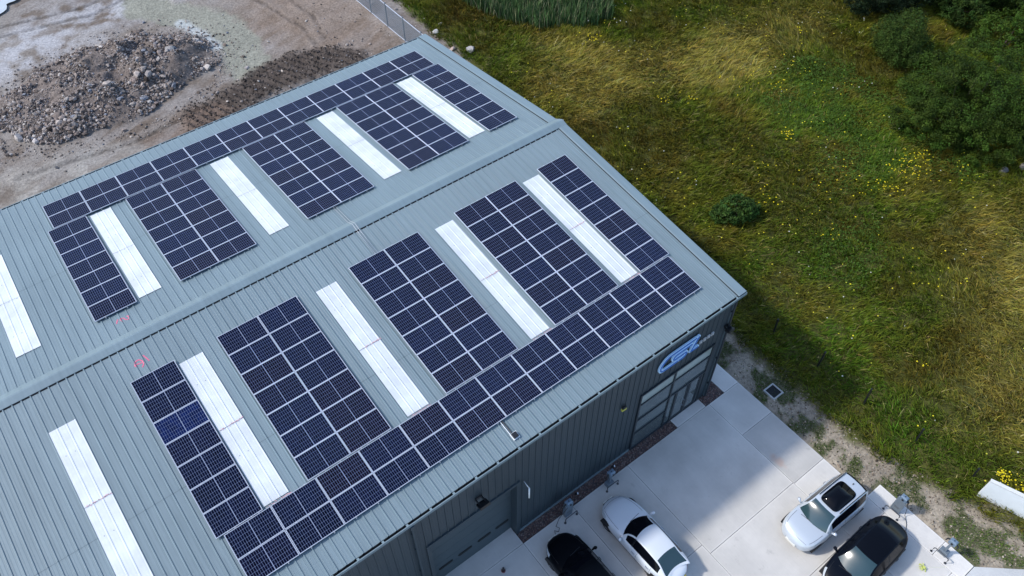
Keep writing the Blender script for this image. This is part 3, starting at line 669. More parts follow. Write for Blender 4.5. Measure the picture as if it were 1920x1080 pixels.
def rubble():
    n=42000; X=RNG.uniform(-22.6,-5.6,n); Y=RNG.uniform(26.6,39.4,n); h=heap_h(X,Y)
    cl=fbm(X,Y,.8,3,21)
    keep=(h>.04)&((RNG.random(n)<sstep(.30,.55,cl)*.85+.12)); X,Y,cl,h=X[keep],Y[keep],cl[keep],h[keep]
    S=np.clip(RNG.lognormal(-2.9,.55,len(X)),.03,.27)*(.7+.6*sstep(.4,.7,cl)); Z=ground_z(X,Y)+S*.25
    o=rocks('rubble',X,Y,Z,S,rock_cols(len(X),.22),''); struct(o,'stuff'); o['label']='broken rock and rubble covering the spoil heap'
    # skirt of scattered stones
    n=1500; a=RNG.uniform(0,6.28,n); r=1+np.abs(RNG.normal(0,.18,n)); X=-14+8.0*r*np.cos(a); Y=32.6+5.5*r*np.sin(a)
    X=np.concatenate([X,RNG.uniform(-9,3,260)]); Y=np.concatenate([Y,RNG.uniform(23.5,27.5,260)])
    X=np.concatenate([X,RNG.uniform(1,9,350)]); Y=np.concatenate([Y,RNG.uniform(14,34,350)])
    S=np.clip(RNG.lognormal(-3.0,.5,len(X)),.02,.2); k=(S>.0)&(X<turf_edge(Y)+.5); X,Y,S=X[k],Y[k],S[k]
    o=rocks('loose_stones',X,Y,ground_z(X,Y)+S*.3,S,rock_cols(len(X),.2),''); struct(o,'stuff'); o['label']='loose stones strewn over the bare earth around the heap'
    # stones in the strip beside the yard
    n=9000; X=RNG.uniform(1.7,6.8,n); Y=RNG.uniform(-29,-9.5,n); k=((X>3.2)|(Y>-10.6))&((X>4.2)|(Y>-20.4))&(X<turf_edge(Y)+.4)&(((X-4.05)*1.42+(Y+25.43)*1.65)>.3); X,Y=X[k],Y[k]
    S=np.clip(RNG.lognormal(-3.7,.45,len(X)),.012,.09)
    o=rocks('loose_stones',X,Y,ground_z(X,Y)+S*.3,S,rock_cols(len(X),.2)*np.array([1,.97,.85]),''); struct(o,'stuff'); o['label']='small stones in the dry soil strip beside the concrete'
def clods():
    n=15000; X=RNG.uniform(-12,3,n); Y=RNG.uniform(21,30.5,n); k=dark_mask(X,Y)*(.4+.9*fbm(X,Y,.9,3,91))>RNG.random(n)*1.1; k&=(tread(X,Y)>.5)|(RNG.random(n)<.38); X,Y=X[k],Y[k]
    S=np.clip(RNG.lognormal(-2.9,.35,len(X)),.03,.14); c=np.tile([.072,.060,.053],(len(X),1))*RNG.uniform(.7,1.25,(len(X),1))
    o=rocks('soil_clods',X,Y,ground_z(X,Y)+S*.2,S,c,''); struct(o,'stuff'); o['label']='dark clods of churned wet soil behind the far eaves'
rubble(); clods()
def boulder(x,y,s,col,label,sc=(1,.8,.7),seed=1):
    r=np.random.default_rng(seed); V,F=ico1(); V=np.array(V); 
    for _ in range(7):
        d=r.normal(size=3); d/=np.linalg.norm(d); t=r.uniform(.42,.75); p=V@d; V=V-np.outer(np.maximum(p-t,0),d)
    V=V*(1+r.uniform(-.05,.05,(len(V),1)))*np.array(sc)*s; z=float(ground_z(x,y)[0])
    o=fast('boulder',V,np.array(F),3,M_['rock'],col=np.tile(col,(len(V),1))); o.location=(x,y,z+s*.3); tag(o,label,'boulder'); return o
boulder(9.2,20.2,.45,(.36,.345,.33),'large pale grey boulder lying in grass beyond the far roof corner',seed=4)
boulder(8.35,21.3,.26,(.46,.36,.31),'small pinkish rock between the roof corner and the large boulder',seed=6)
boulder(8.6,23.9,.30,(.55,.53,.49),'small pale rock in the turf behind the pale boulder, near the mesh fence',seed=9)
boulder(9.5,24.6,.22,(.5,.47,.44),'small grey stone set in turf furthest beyond the far roof corner',seed=12)
boulder(-20.9,30.4,.40,(.56,.50,.45),'larger of two pale stones standing apart left of the rubble heap',(.7,.7,1.1),14)
boulder(-20.1,29.4,.30,(.58,.53,.50),'smaller of two pale stones standing apart left of the rubble heap',seed=17)
boulder(-5.1,28.7,.20,(.52,.46,.42),'single pale stone beside the green puddle and dark churned soil',seed=19)
boulder(28.6,-11.9,.42,(.16,.15,.15),'grey rock half hidden under the largest bush',seed=21)
boulder(30.2,-12.6,.46,(.22,.20,.18),'flat brown rock in front of the largest bush at the right edge',(1.3,.8,.5),22)

# ------------------------------------------------------------------ meadow
def meadow_fields(x,y):
    g=np.clip(blob(x,y,13,13,3.5,5,-30,.6)*.9+blob(x,y,20,9.5,6.5,3.2,-15,.6)+blob(x,y,26,8,5,3,10,.6)*.9+blob(x,y,19,-19,5.5,3.2,30,.7)*.9+blob(x,y,14,-22,4,3,0,.6)*.8+blob(x,y,24,-15,4,3,0,.6)*.7+blob(x,y,33,8,4,2.5,20,.6)*.6,0,1)
    gr=np.clip(blob(x,y,8,-13,2.6,6,0,.6)+blob(x,y,9,-18,3,4,0,.6)+blob(x,y,14,-9.5,4.5,3,0,.6)*.9+blob(x,y,23,-2,5,6,0,.5)*.8+blob(x,y,11,20,4,2.5,0,.6)*.7+blob(x,y,8,27,1.5,5,0,.5),0,1)
    br=np.clip(blob(x,y,11.5,10,2.2,5,0,.6)*.9+blob(x,y,15,-1,3,3,0,.7)*.6+blob(x,y,20,2,4,3,20,.7)*.6+blob(x,y,12,-19,3,3,0,.6)*.5+blob(x,y,17,-5.5,5,2.5,20,.6)*.7+blob(x,y,12,23,3,4,0,.6),0,1)
    return g,gr,br
def grass():
    # tufts first, then the blades that fan out of each
    m=108000; TX=RNG.uniform(4,50,m); TY=RNG.uniform(-34,44,m)
    e=turf_edge(TY)+(fbm(TX,TY,1.1,4,2)-.5)*1.4
    k=(TX>e+.1)&(TY<46-TX*.15)&(RNG.random(m)<.45+.9*fbm(TX,TY,1.1,3,31)); TX,TY=TX[k],TY[k]; m=len(TX)
    nb=RNG.integers(5,15,m); tid=np.repeat(np.arange(m),nb); n=len(tid)
    ts=RNG.uniform(.05,.17,m); X=TX[tid]+RNG.normal(0,1,n)*ts[tid]; Y=TY[tid]+RNG.normal(0,1,n)*ts[tid]
    tb=RNG.normal(1,.32,m).clip(.35,1.9); th_=RNG.normal(0,1,m); tl=RNG.uniform(.7,1.25,m)
    # weeds in the dry strip
    m=90000; X2=RNG.uniform(1.7,7.2,m); Y2=RNG.uniform(-30,20,m)
    e2=turf_edge(Y2); w=fbm(X2,Y2,1.3,4,9)+(X2-4.2)*.03
    free=((X2>3.15)|(Y2>-10.7))&((X2>4.15)|(Y2>-20.4))&(((X2-4.05)*1.42+(Y2+25.43)*1.65)>.25)
    k=free&(X2<e2+.5)&(RNG.random(m)<sstep(.52,.62,w)*.9+.02); X2,Y2=X2[k],Y2[k]; n2=len(X2)
    XX=np.concatenate([X,X2]); YY=np.concatenate([Y,Y2]); N=n+n2; short=np.arange(N)>=n
    g,gr,br=meadow_fields(XX,YY)
    ns=fbm(XX,YY,.45,4,41); nf=fbm(XX,YY,2.2,3,43); r=RNG.random(N)
    ol=np.array([0.143,0.159,0.018]); go=np.array([0.299,0.252,0.048]); gn=np.array([0.081,0.158,0.013]); bn=np.array([0.148,0.106,0.022]); st=np.array([0.375,0.320,0.125])
    C=np.tile(ol,(N,1))*(.65+.7*nf[:,None])
    def mixin(C,c,a): a=np.clip(a,0,1)[:,None]; return C*(1-a)+a*c
    C=mixin(C,gn,gr*.62*(r<.7)+sstep(.50,.62,ns)*.5); C=mixin(C,bn,br*.65*(RNG.random(N)<.7)+sstep(.44,.36,ns)*.45); C=mixin(C,go*1.08,g*1.0*(RNG.random(N)<.85)*(.5+.9*nf))
    sd=RNG.random(N)<.05+.13*g; C[sd]=st*RNG.uniform(.6,1,(sd.sum(),1))
    C*=.85*RNG.uniform(.75,1.2,(N,1)); C[:n]*=tb[tid][:,None]*(1+np.clip(th_[tid][:,None],-2,2)*np.array([[.10,0,-.05]])); C[short]=np.array([.085,.135,.03])*RNG.uniform(.7,1.3,(n2,1))
    L=(.34+.36*nf+.20*g-.12*gr)*RNG.uniform(.6,1.2,N); L[:n]*=tl[tid]; L[short]=RNG.uniform(.06,.20,n2)
    th=(fbm(XX,YY,.16,3,51)*2.4+.1)*math.pi+RNG.normal(0,.6,N); lean=np.clip(.55+.9*(fbm(XX,YY,.5,3,53)-.4)+.35*g,.15,1.1)*RNG.uniform(.6,1.3,N)
    lean[short]=RNG.uniform(.2,.9,n2)
    dx=np.cos(th)*np.sin(lean)*L; dy=np.sin(th)*np.sin(lean)*L; dz=np.cos(lean)*L
    dx[:n]+=(X-TX[tid])*1.3; dy[:n]+=(Y-TY[tid])*1.3
    wv=RNG.uniform(.010,.024,N); wv[short]*=1.2; pa=RNG.uniform(0,math.pi,N); wx=np.cos(pa)*wv; wy=np.sin(pa)*wv
    z=ground_z(XX,YY)
    P=np.stack([XX,YY,z-.02],-1)
    bend=np.stack([dx*.30,dy*.30,dz*.60],-1); tip=np.stack([dx,dy,dz],-1); wvec=np.stack([wx,wy,0*wx],-1)
    V=np.stack([P-wvec,P+wvec,P+bend+wvec*.8,P+bend-wvec*.8,P+tip],1).reshape(-1,3)
    i=(np.arange(N)*5)[:,None,None]; T=np.array([[0,1,2],[0,2,3],[3,2,4]])[None]; F=(i+T).reshape(-1,3)
    o=fast('meadow_grass',V,F,3,M_['grass'],col=np.repeat(C,5,axis=0)); struct(o,'stuff'); o['label']='tall olive and straw coloured meadow grass beside the warehouse'
grass()
def leaf_cloud(name,P,Nrm,size,C,parent=None,m='leaf'):
    n=len(P); a=RNG.normal(size=(n,3))*.75+Nrm; a/=np.linalg.norm(a,axis=1,keepdims=True)+1e-9
    t=np.cross(a,RNG.normal(size=(n,3))); t/=np.linalg.norm(t,axis=1,keepdims=True)+1e-9; b=np.cross(a,t)
    s=size[:,None]; V=np.stack([P-t*s,P+b*s*.42-t*s*.1,P+t*s,P-b*s*.42-t*s*.1],1).reshape(-1,3)
    F=np.arange(n*4).reshape(-1,4)
    return fast(name,V,F,4,M_[m],parent,col=np.repeat(C,4,axis=0))
def bush(name,cx,cy,lobes,nleaf,size,base,label,cat='bush',group=None,up=0,stems=7):
    """lobes: (dx,dy,z,rx,ry,rz) ellipsoids relative to the base"""
    z0=float(ground_z(cx,cy)[0]); t=empty(name,(cx,cy,z0)); tag(t,label,cat,group)
    vol=np.array([l[3]*l[4]+l[4]*l[5]+l[3]*l[5] for l in lobes]); vol=vol/vol.sum(); pts=[];nr=[];cc=[]
    # each lobe is made of leafy sprays that break up the outline
    for l,w in zip(lobes,vol):
        ns=max(20,int(420*w*len(lobes)**.5)); m=int(nleaf*w/ns)
        for k in range(ns):
            d=RNG.normal(size=3); d/=np.linalg.norm(d); d[2]=d[2]*.9+.12
            rr=RNG.uniform(.72,1.04); c=np.array(l[:3])+d*np.array(l[3:])*rr
            if c[2]<.05: c[2]=abs(c[2])*.5+.05
            sr=np.array([1,1,.8])*RNG.uniform(.07,.17)*(l[3]+l[4]+l[5])/3*1.25
            q=RNG.normal(size=(m,3)); q/=np.linalg.norm(q,axis=1,keepdims=True); q=q*RNG.random((m,1))**.42
            p=c+q*sr; p[:,2]+=up*RNG.random(m)**2
            pts.append(p); nr.append(q*.6+d*.5+np.array([0,0,.5])); k2=RNG.uniform(.45,1.6)
            cc.append(np.tile(np.array(base),(m,1))*k2*RNG.uniform(.75,1.25,(m,1))*np.array([1+RNG.uniform(-.12,.25),1,1]))
    P=np.concatenate(pts); P[:,2]=np.maximum(P[:,2],.02); n=len(P)
    leaf_cloud('foliage',P,np.concatenate(nr),size*RNG.uniform(.6,1.3,n),np.concatenate(cc),t)
    b=MB(); top=max(l[2] for l in lobes)
    for k in range(stems):
        a=2*math.pi*k/stems+random.random(); l=lobes[k%len(lobes)]; r=.4*(l[3]); ex,ey=l[0]+math.cos(a)*r,l[1]+math.sin(a)*r
        b.tube([(math.cos(a)*.12,math.sin(a)*.12,-.1),(ex*.35,ey*.35,l[2]*.45),(ex*.8,ey*.8,l[2]*.95),(ex,ey,l[2]+l[5]*.6)],[.07,.05,.03,.01],6)
    b.build('stem',M_['bark'],t)
    return t
GG='bushes and trees at the far side of the meadow'
bush('bush',30.2,-7.4,[(0,0,2.0,3.7,3.7,2.3),(-2.6,.8,1.5,2.4,2.4,1.7),(2.2,-2.2,1.7,2.8,2.8,1.9),(-.6,-2.6,1.2,2.8,2.2,1.5),(.6,2.4,1.9,2.8,2.4,1.9),(3.8,1.5,2.0,2.6,2.8,2.0)],130000,.062,(0.028,0.054,0.007),'broad dark green bush, the largest, at the right edge of the meadow','bush',GG)
bush('bush',34.0,.2,[(0,0,1.5,1.9,1.7,1.6),(-.8,-.6,1.1,1.5,1.6,1.2),(.9,.2,2.0,1.2,1.1,1.3),(-.9,.9,1.7,1.0,1.1,1.2),(.6,-1.0,1.0,1.5,1.2,1.0)],36000,.055,(0.030,0.057,0.010),'rounded mid-sized bush with upright twigs left of the largest bush','bush',GG,up=.55)
bush('bush',38.6,5.2,[(0,0,1.9,2.6,2.6,2.1),(-1.6,.4,1.5,1.7,1.7,1.5),(1.8,-1.2,2.0,2.2,2.2,1.9)],30000,.08,(.013,.025,.010),'very dark bush cut by the top edge behind the mid-sized bush','bush',GG)
bush('bush',43.2,1.6,[(0,0,1.7,2.6,2.6,1.8),(2.6,-1.6,1.7,2.5,2.5,1.8),(-1.4,-1.8,1.1,1.9,1.9,1.2)],34000,.085,(0.019,0.040,0.007),'dark green shrubs at the top right behind the largest bush','bush',GG)
bush('bush',41.0,-4.2,[(0,0,1.4,2.6,2.6,1.5),(2.5,-1.5,1.6,2.6,2.6,1.7),(4.5,-4,1.8,2.8,2.8,1.9)],30000,.085,(0.030,0.060,0.007),'brighter green shrub on the right edge above the largest bush','bush',GG)
bush('bush',47.5,-2.5,[(0,0,2.2,3.2,3.2,2.3),(2,3,2.2,3,3,2.3)],22000,.10,(0.020,0.042,0.007),'tall shrub in the top right corner of the meadow','bush',GG)
bush('bush',11.85,-4.1,[(0,0,.75,1.1,1.0,.75),(-.75,.4,.5,.75,.7,.55),(.7,-.35,.55,.8,.7,.6)],9000,.075,(.032,.070,.014),'small round dark leafy bush alone in grass right of the roof','bush',stems=5)
bush('scrub',22.3,20.2,[(0,0,1.3,2.6,2.4,1.5),(-2.2,.6,1.2,2.0,2.0,1.3),(2.2,.8,1.4,2.2,2.0,1.5),(0,3,1.6,3.2,2.4,1.7)],36000,.07,(.032,.050,.015),'dark thicket at the top edge right of the reeds','thicket')
def low_leaves():
    n=95000; X=RNG.uniform(9,34,n); Y=RNG.uniform(-14,7,n)
    m=np.clip(blob(X,Y,24.5,-1.2,4.2,5.2,10,.35)+blob(X,Y,27.5,1.2,2.5,3.5,0,.4)+blob(X,Y,15.2,-10.2,2.6,1.7,20,.5)*.7+blob(X,Y,21,-6,3,2,0,.5)*.6+blob(X,Y,27,-8.5,3,2.5,0,.4),0,1)
    k=RNG.random(n)<m*sstep(.35,.6,fbm(X,Y,.9,4,61)+m*.15); X,Y=X[k],Y[k]; n=len(X)
    h=.18+.42*fbm(X,Y,.7,3,63); Z=ground_z(X,Y)+h*RNG.random(n)**.35
    c=np.array([.052,.100,.014])*(.55+.9*fbm(X,Y,1.4,3,64)[:,None])*RNG.uniform(.6,1.3,(n,1))
    o=leaf_cloud('brambles',np.stack([X,Y,Z],-1),np.tile([0,0,1.3],(n,1)),RNG.uniform(.04,.09,n),c); struct(o,'stuff'); o['label']='low bright green brambles sprawling between the grass and the bushes'
low_leaves()
def reeds():
    n=42000; X=RNG.uniform(11,24,n); Y=RNG.uniform(16,36,n)
    edge=np.interp(X,[12.4,12.7,13.4,15,18,20.5,23],[30,25.8,22.4,19.4,17.2,17.0,17.6])
    k=(X>12.5)&(Y>edge+(fbm(X,Y,1.3,3,71)-.5)*1.2)&(Y<edge+9)&(X<21.5)&(RNG.random(n)<.35+.8*fbm(X,Y,.8,3,72)); X,Y=X[k],Y[k]; n=len(X)
    L=RNG.uniform(1.0,1.9,n)*(.75+.5*fbm(X,Y,.5,2,73)); a=RNG.uniform(0,6.28,n); l=np.abs(RNG.normal(.12,.12,n)); w=RNG.uniform(.014,.03,n); pa=RNG.uniform(0,3.14,n)
    z=ground_z(X,Y); P=np.stack([X,Y,z],-1); t=np.stack([np.cos(a)*np.sin(l)*L,np.sin(a)*np.sin(l)*L,np.cos(l)*L],-1); wv=np.stack([np.cos(pa)*w,np.sin(pa)*w,0*w],-1)
    V=np.stack([P-wv,P+wv,P+t*.6+wv,P+t*.6-wv,P+t*np.array([1.35,1.35,.97])],1).reshape(-1,3); T=np.array([[0,1,2],[0,2,3],[3,2,4]])[None]; F=((np.arange(n)*5)[:,None,None]+T).reshape(-1,3)
    C=np.array([.062,.120,.042])*RNG.uniform(.6,1.5,(n,1)); pale=RNG.random(n)<.22; C[pale]=np.array([.20,.21,.12])
    o=fast('reeds',V,F,3,M_['grass'],col=np.repeat(C,5,axis=0)); struct(o,'stuff'); o['label']='blue-green reed bed at the top edge behind the meadow grass'
reeds()
def flowers():
    # clumps of ragwort and small white flower heads
    P=[];C=[];S=[]
    cl=[(8.55,-23.9,.28,46),(8.9,-24.6,.35,22),(20.31,-1.16,.3,18),(19.7,-1.5,.5,8),(24.09,-7.66,.8,30),(22.94,-8.07,.9,30),(23.32,-8.99,.8,26),(20.35,-7.95,.9,18),(20.85,-8.77,.8,20),(25.2,-8.2,.4,16),(26.0,-10.6,.9,12),(23.89,2.57,.5,10),(17.19,15.35,.5,22),(17.83,5.52,.6,14),(16.13,6.22,.5,12),(22.41,4.5,1.6,20),(30.56,6.41,.4,8),(14.31,-4.53,1.0,18),(11.27,-17.78,.3,5),(18.5,-6.0,1.8,24),(16.2,-2.0,1.6,16),(15.1,-8.3,1.6,14),(27,3,2.4,18),(19,-13,3,14)]
    for x,y,r,n in cl:
        for _ in range(int(n*1.0)): P.append((x+random.gauss(0,r*.6),y+random.gauss(0,r*.6))); C.append((.62,.50,.02)); S.append(random.uniform(.02,.055))
    for _ in range(1500):
        x=random.uniform(7,44); y=random.uniform(-27,18)
        if x>turf_edge(y)+1 and float(fbm(np.array([x]),np.array([y]),.35,3,81)[0])>.50: P.append((x,y)); C.append(random.choice([(.55,.50,.04),(.42,.42,.05),(.60,.52,.03),(.5,.5,.42)])); S.append(random.uniform(.022,.055))
    P=np.array(P); z=ground_z(P[:,0],P[:,1]); b=MB(); V0,F0=ico0()
    for (x,y),zz,c,s in zip(P,z,C,S):
        h=.42+.35*random.random(); b.add([(x+v[0]*s,y+v[1]*s,zz+h+v[2]*s*.6) for v in V0],F0,c)
        b.add([(x-.006,y,zz),(x+.006,y,zz),(x,y,zz+h)],[(0,1,2)],(.05,.08,.02))
    o=b.build('wildflowers',M_['leaf'],col=True); struct(o,'stuff'); o['label']='yellow ragwort and small pale flower heads scattered over the meadow'
flowers()

# ------------------------------------------------------------------ cars
def car(name,label,loc,rz,L,Wd,H,paint,prof,gh,glassm,opt={}):
    """prof: (x,belt height) from tail to nose; gh: dict of greenhouse stations (local x, +x is the nose)"""
    t=empty(name,(*loc,0),(0,0,rz)); tag(t,label,'car')
    N=72; xs=np.array([-L/2+L*(.5-.5*math.cos(math.pi*i/(N-1))) for i in range(N)])*0.35+np.linspace(-L/2,L/2,N)*.65
    px,pz=zip(*prof); hp=np.interp(xs,px,pz)
    k=np.array([.25,.5,.25])
    for _ in range(3): hp[1:-1]=hp[:-2]*k[0]+hp[1:-1]*k[1]+hp[2:]*k[2]
    en=np.clip(1-np.abs(2*xs/L)**opt.get('pw',7),0,1)**(1/3.2)
    ntap=opt.get('nose',.0)*np.clip((xs-L*.18)/(L*.32),0,1)**2; rtap=opt.get('rear',.0)*np.clip((-xs-L*.18)/(L*.32),0,1)**2
    w=Wd/2*(.10+.90*en)*(1-ntap-rtap); rise=(1-en)
    # half section: (lateral fraction, height blend 0=sill 1=belt, crown)
    sec=[(0,0,0),(.78,0,0),(.93,.06,0),(.985,.20,0),(1.0,.40,0),(1.0,.58,0),(.985,.74,0),(.965,.86,0),(.935,.94,0),(.88,.985,0),(.80,1,.25),(.68,1,.5),(.50,1,.75),(.30,1,.93),(0,1,1)]
    crown=opt.get('crown',.05); V=[]; m=len(sec); full=2*(m-1)
    for i,x in enumerate(xs):
        zb=.24+rise[i]*.20; zt=hp[i]-rise[i]*.16
        half=[(s*w[i],zb+(zt-zb)*b_+c*crown*en[i]) for s,b_,c in sec]
        ring=half+[(-y,z) for y,z in half[-2:0:-1]]
        bow=opt.get('bow',.16)
        for y,z in ring:
            f=(y/(Wd/2))**2; xo=x-(bow*f*np.clip(x/(L/2),-1,1)**3)
            V.append((xo,y,z))
    F=[]
    for i in range(N-1):
        for j in range(full): F.append((i*full+j,(i+1)*full+j,(i+1)*full+(j+1)%full,i*full+(j+1)%full))
    F.append(tuple(range(full))); F.append(tuple((N-1)*full+j for j in range(full))[::-1])
    body=raw('body',V,F,paint,t,True)
    def patch(nm,x0,x1,j0,j1,m,off=.006,sides=(1,-1),parent=None,lab=None):
        """a lens or insert that follows the body skin"""
        out=[]
        for sd in sides:
            I=[i for i in range(N) if x0<=xs[i]<=x1]
            if len(I)<2: continue
            PV=[];PF=[]
            J=list(range(j0,j1+1))
            for i in I:
                for j in J:
                    jj=j if sd==1 else (full-j)%full; p=Vector(V[i*full+jj]); a=Vector(V[min(i+1,N-1)*full+jj])-Vector(V[max(i-1,0)*full+jj]); b_=Vector(V[i*full+(jj+1)%full])-Vector(V[i*full+(jj-1)%full])
                    nn=a.cross(b_); nn=nn.normalized() if nn.length>1e-9 else Vector((1,0,0))
                    if nn.dot(p-Vector((p.x*.9,0,.45)))<0: nn=-nn
                    PV.append(p+nn*off)
            q=len(J)
            for a in range(len(I)-1):
                for b_ in range(q-1): PF.append((a*q+b_,(a+1)*q+b_,(a+1)*q+b_+1,a*q+b_+1))
            o=raw(nm,PV,PF,m,parent or body,True); 
            if lab:o['label']=lab
            out.append(o)
        return out
    nose=L/2; tail=-L/2
    patch('headlight',nose-.60,nose-.10,6,9,M_['lamp'],parent=t); patch('tail_light',tail+.02,tail+.34,6,9,M_['tail'],parent=t)
    # greenhouse
    xg=np.concatenate([np.linspace(gh['r0'],gh['r1'],9)[:-1],np.linspace(gh['r1'],gh['w1'],14)[:-1],np.linspace(gh['w1'],gh['w0'],10)])
    def zr(x):
        if x<gh['r1']: f=(x-gh['r0'])/(gh['r1']-gh['r0']); return f
        if x>gh['w1']: f=(gh['w0']-x)/(gh['w0']-gh['w1']); return f
        return 1
    belt=lambda x: float(np.interp(x,xs,hp))
    lat=[0,.10,.30,.75,.93,1]; G=[]; n2=None
    top=[1,.92,.7,.45,.2,0]
    for x in xg:
        f=zr(x); f=math.sin(f*math.pi/2)**.9 if f<1 else 1; mid=1-((x-(gh['r1']+gh['w1'])/2)/((gh['w1']-gh['r1'])))**2*.14*1
        zroof=(H-.02)*mid+0 if f>=1 else None
        zb=belt(x)-.01; zedge=H-.035 if True else 0; arch=opt.get('arch',.05)*(((x-(gh['r1']+gh['w1'])/2)/((gh['w1']-gh['r1'])/2))**2)
        zt=zb+.03+(H-arch*min(1,1)-.03-zb)*f
        wb=float(np.interp(x,xs,w))*.90; wr=gh['wr']*(1-.10*max(0,(gh['r1']-x)/(gh['r1']-gh['r0']))*opt.get('rt',1)) ; wt=wb*(1-f)+wr*f; wt=min(wt,wb*.97)
        half=[]
        for s in lat: half.append((wb+(wt-wb)*(s**1.15),zb+(zt-.035*f-zb)*s))
        for s in top[1:]: half.append((wt*s,zt-.035*f*(s**3)+.02*(1-s*s)*f))
        bw=gh.get('bow',.22); ring=[]
        for y,z in half:
            u=(y/max(wb,.01))**2; fr=(x-gh['w1'])/(gh['w0']-gh['w1']) if x>gh['w1'] else 0; rr=(gh['r1']-x)/(gh['r1']-gh['r0']) if x<gh['r1'] else 0
            fr=max(fr,.55 if x>gh['w1']-.3 else 0) if fr==0 else max(.55,fr); ring.append((x-bw*u*(fr if x>0 else 0)+gh.get('rbow',.12)*u*(max(.5,rr) if x<gh['r1']+.25 else 0),y,z))
        G.append(ring+[(x_,-y,z) for x_,y,z in ring[-2::-1]])
    q=len(G[0]); GV=[p for r in G for p in r]; groups={'body':[],'windscreen':[],'rear_window':[],'sl':[],'sr':[],'roof':[]}
    nl=len(lat)-1; p1=gh.get('b0',.0)
    for i in range(len(xg)-1):
        xm=(xg[i]+xg[i+1])/2
        for j in range(q-1):
            f=(i*q+j,i*q+j+1,(i+1)*q+j+1,(i+1)*q+j); jj=j if j<(q-1)/2 else q-2-j
            side=jj<nl; key='body'
            if side:
                if 1<=jj<=3 and gh['s0']<xm<gh['s1']: key='sl' if j<(q-1)/2 else 'sr'
                if abs(xm-p1)<.05 : key='body' if opt.get('bp',True) else key
            else:
                if xm>gh['w1']+.02 and jj>nl: key='windscreen'
                elif xm<gh['r1']-.02 and xm>gh['r0']+.05 and jj>nl: key='rear_window'
                elif opt.get('glassroof') and gh['r1']<xm<gh['w1'] and jj>nl: key='roof'
            groups[key].append(f)
    def sub(nm,fs,m,par,lab=None):
        if not fs: return
        used={}; PV=[];PF=[]
        for f in fs:
            r=[]
            for v in f:
                if v not in used: used[v]=len(PV); PV.append(GV[v])
                r.append(used[v])
            PF.append(r[::-1])
        o=raw(nm,PV,PF,m,par,True)
        if lab:o['label']=lab
        return o
    sub('cabin',groups['body'],paint,t); sub('windscreen',groups['windscreen'],M_['wglass'] if glassm is None else glassm,t); sub('rear_window',groups['rear_window'],opt.get('rg',M_['cglass']),t)
    sub('side_window',groups['sl'],M_['cglass'],t); sub('side_window',groups['sr'],M_['cglass'],t); sub('glass_roof',groups['roof'],M_['cglass'],t)
    # wheels
    for wx in (L/2-opt.get('fo',.88),-L/2+opt.get('ro',.92)):
        for sd in (1,-1):
            yw=sd*(float(np.interp(wx,xs,w))-.125); a=MB(); r=.335
            ring=[(r*.62,-.11),(r*.93,-.115),(r,-.07),(r,.07),(r*.93,.115),(r*.62,.11)]; VV=[];FF=[]; n=28
            for k in range(n):
                w_=2*math.pi*k/n
                for rr,yy in ring: VV.append((wx+rr*math.cos(w_),yw+yy,r+rr*math.sin(w_)))
            for k in range(n):
                for j in range(5): FF.append((k*6+j,((k+1)%n)*6+j,((k+1)%n)*6+j+1,k*6+j+1))
            a.add(VV,FF); ty=a.build('wheel',M_['tyre'],t,True); b=MB()
            yo=yw+sd*.085; b.cyl((wx,yo-sd*.05,r),(wx,yo-sd*.02,r),r*.30,14)
            for k in range(5):
                w_=2*math.pi*k/5; c,s=math.cos(w_),math.sin(w_); b.tube([(wx,yo,r),(wx+c*r*.62,yo+sd*.01,r+s*r*.62)],.035,6)
            VV=[];FF=[]
            for k in range(n):
                w_=2*math.pi*k/n; VV+=[(wx+r*.66*math.cos(w_),yo+sd*.02,r+r*.66*math.sin(w_)),(wx+r*.56*math.cos(w_),yo-sd*.02,r+r*.56*math.sin(w_))]
            for k in range(n): FF.append((2*k,2*((k+1)%n),2*((k+1)%n)+1,2*k+1))
            b.add(VV,FF); b.build('rim',M_['rim'],ty)
            # dark wheel arch let into the flank
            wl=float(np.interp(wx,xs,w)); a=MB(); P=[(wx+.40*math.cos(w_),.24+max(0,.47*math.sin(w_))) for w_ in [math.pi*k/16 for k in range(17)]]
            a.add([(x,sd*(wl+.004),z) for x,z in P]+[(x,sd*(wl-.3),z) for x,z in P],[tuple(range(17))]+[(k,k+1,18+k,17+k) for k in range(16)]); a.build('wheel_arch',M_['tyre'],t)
    # mirrors, handles, plates, seams
    for sd in (1,-1):
        mx=gh['w0']-opt.get('mo',.42); my=sd*(float(np.interp(mx,xs,w))*.96); zb=belt(mx); a=MB()
        a.tube([(mx,my,zb-.02),(mx-.01,my+sd*.09,zb+.05),(mx-.03,my+sd*.13,zb+.07),(mx-.05,my+sd*.21,zb+.055)],[.04,.06,.085,.06],8); a.build('door_mirror',opt.get('mm',paint),t,True)
        for hx in opt.get('handles',(.05,-.85)):
            a=MB(); wy=float(np.interp(hx,xs,w)); a.tube([(hx-.09,sd*(wy*.985),belt(hx)-.13),(hx-.07,sd*(wy+.012),belt(hx)-.13),(hx+.07,sd*(wy+.012),belt(hx)-.13),(hx+.09,sd*(wy*.985),belt(hx)-.13)],.014,6); a.build('door_handle',opt.get('hm',paint),t)
        if opt.get('rails'):
            a=MB(); P=[(x,sd*(gh['wr']-.035),H+.028-.0*x) for x in np.linspace(gh['r1']+.02,gh['w1']-.30,7)]; P=[(P[0][0],P[0][1],H-.02)]+[(x,y,H+.03-opt.get('arch',.05)*((x-(gh['r1']+gh['w1'])/2)/((gh['w1']-gh['r1'])/2))**2) for x,y,z in P[1:-1]]+[(P[-1][0],P[-1][1],H-.02)]; a.tube(P,.02,6); a.build('roof_rail',M_['black'],t)
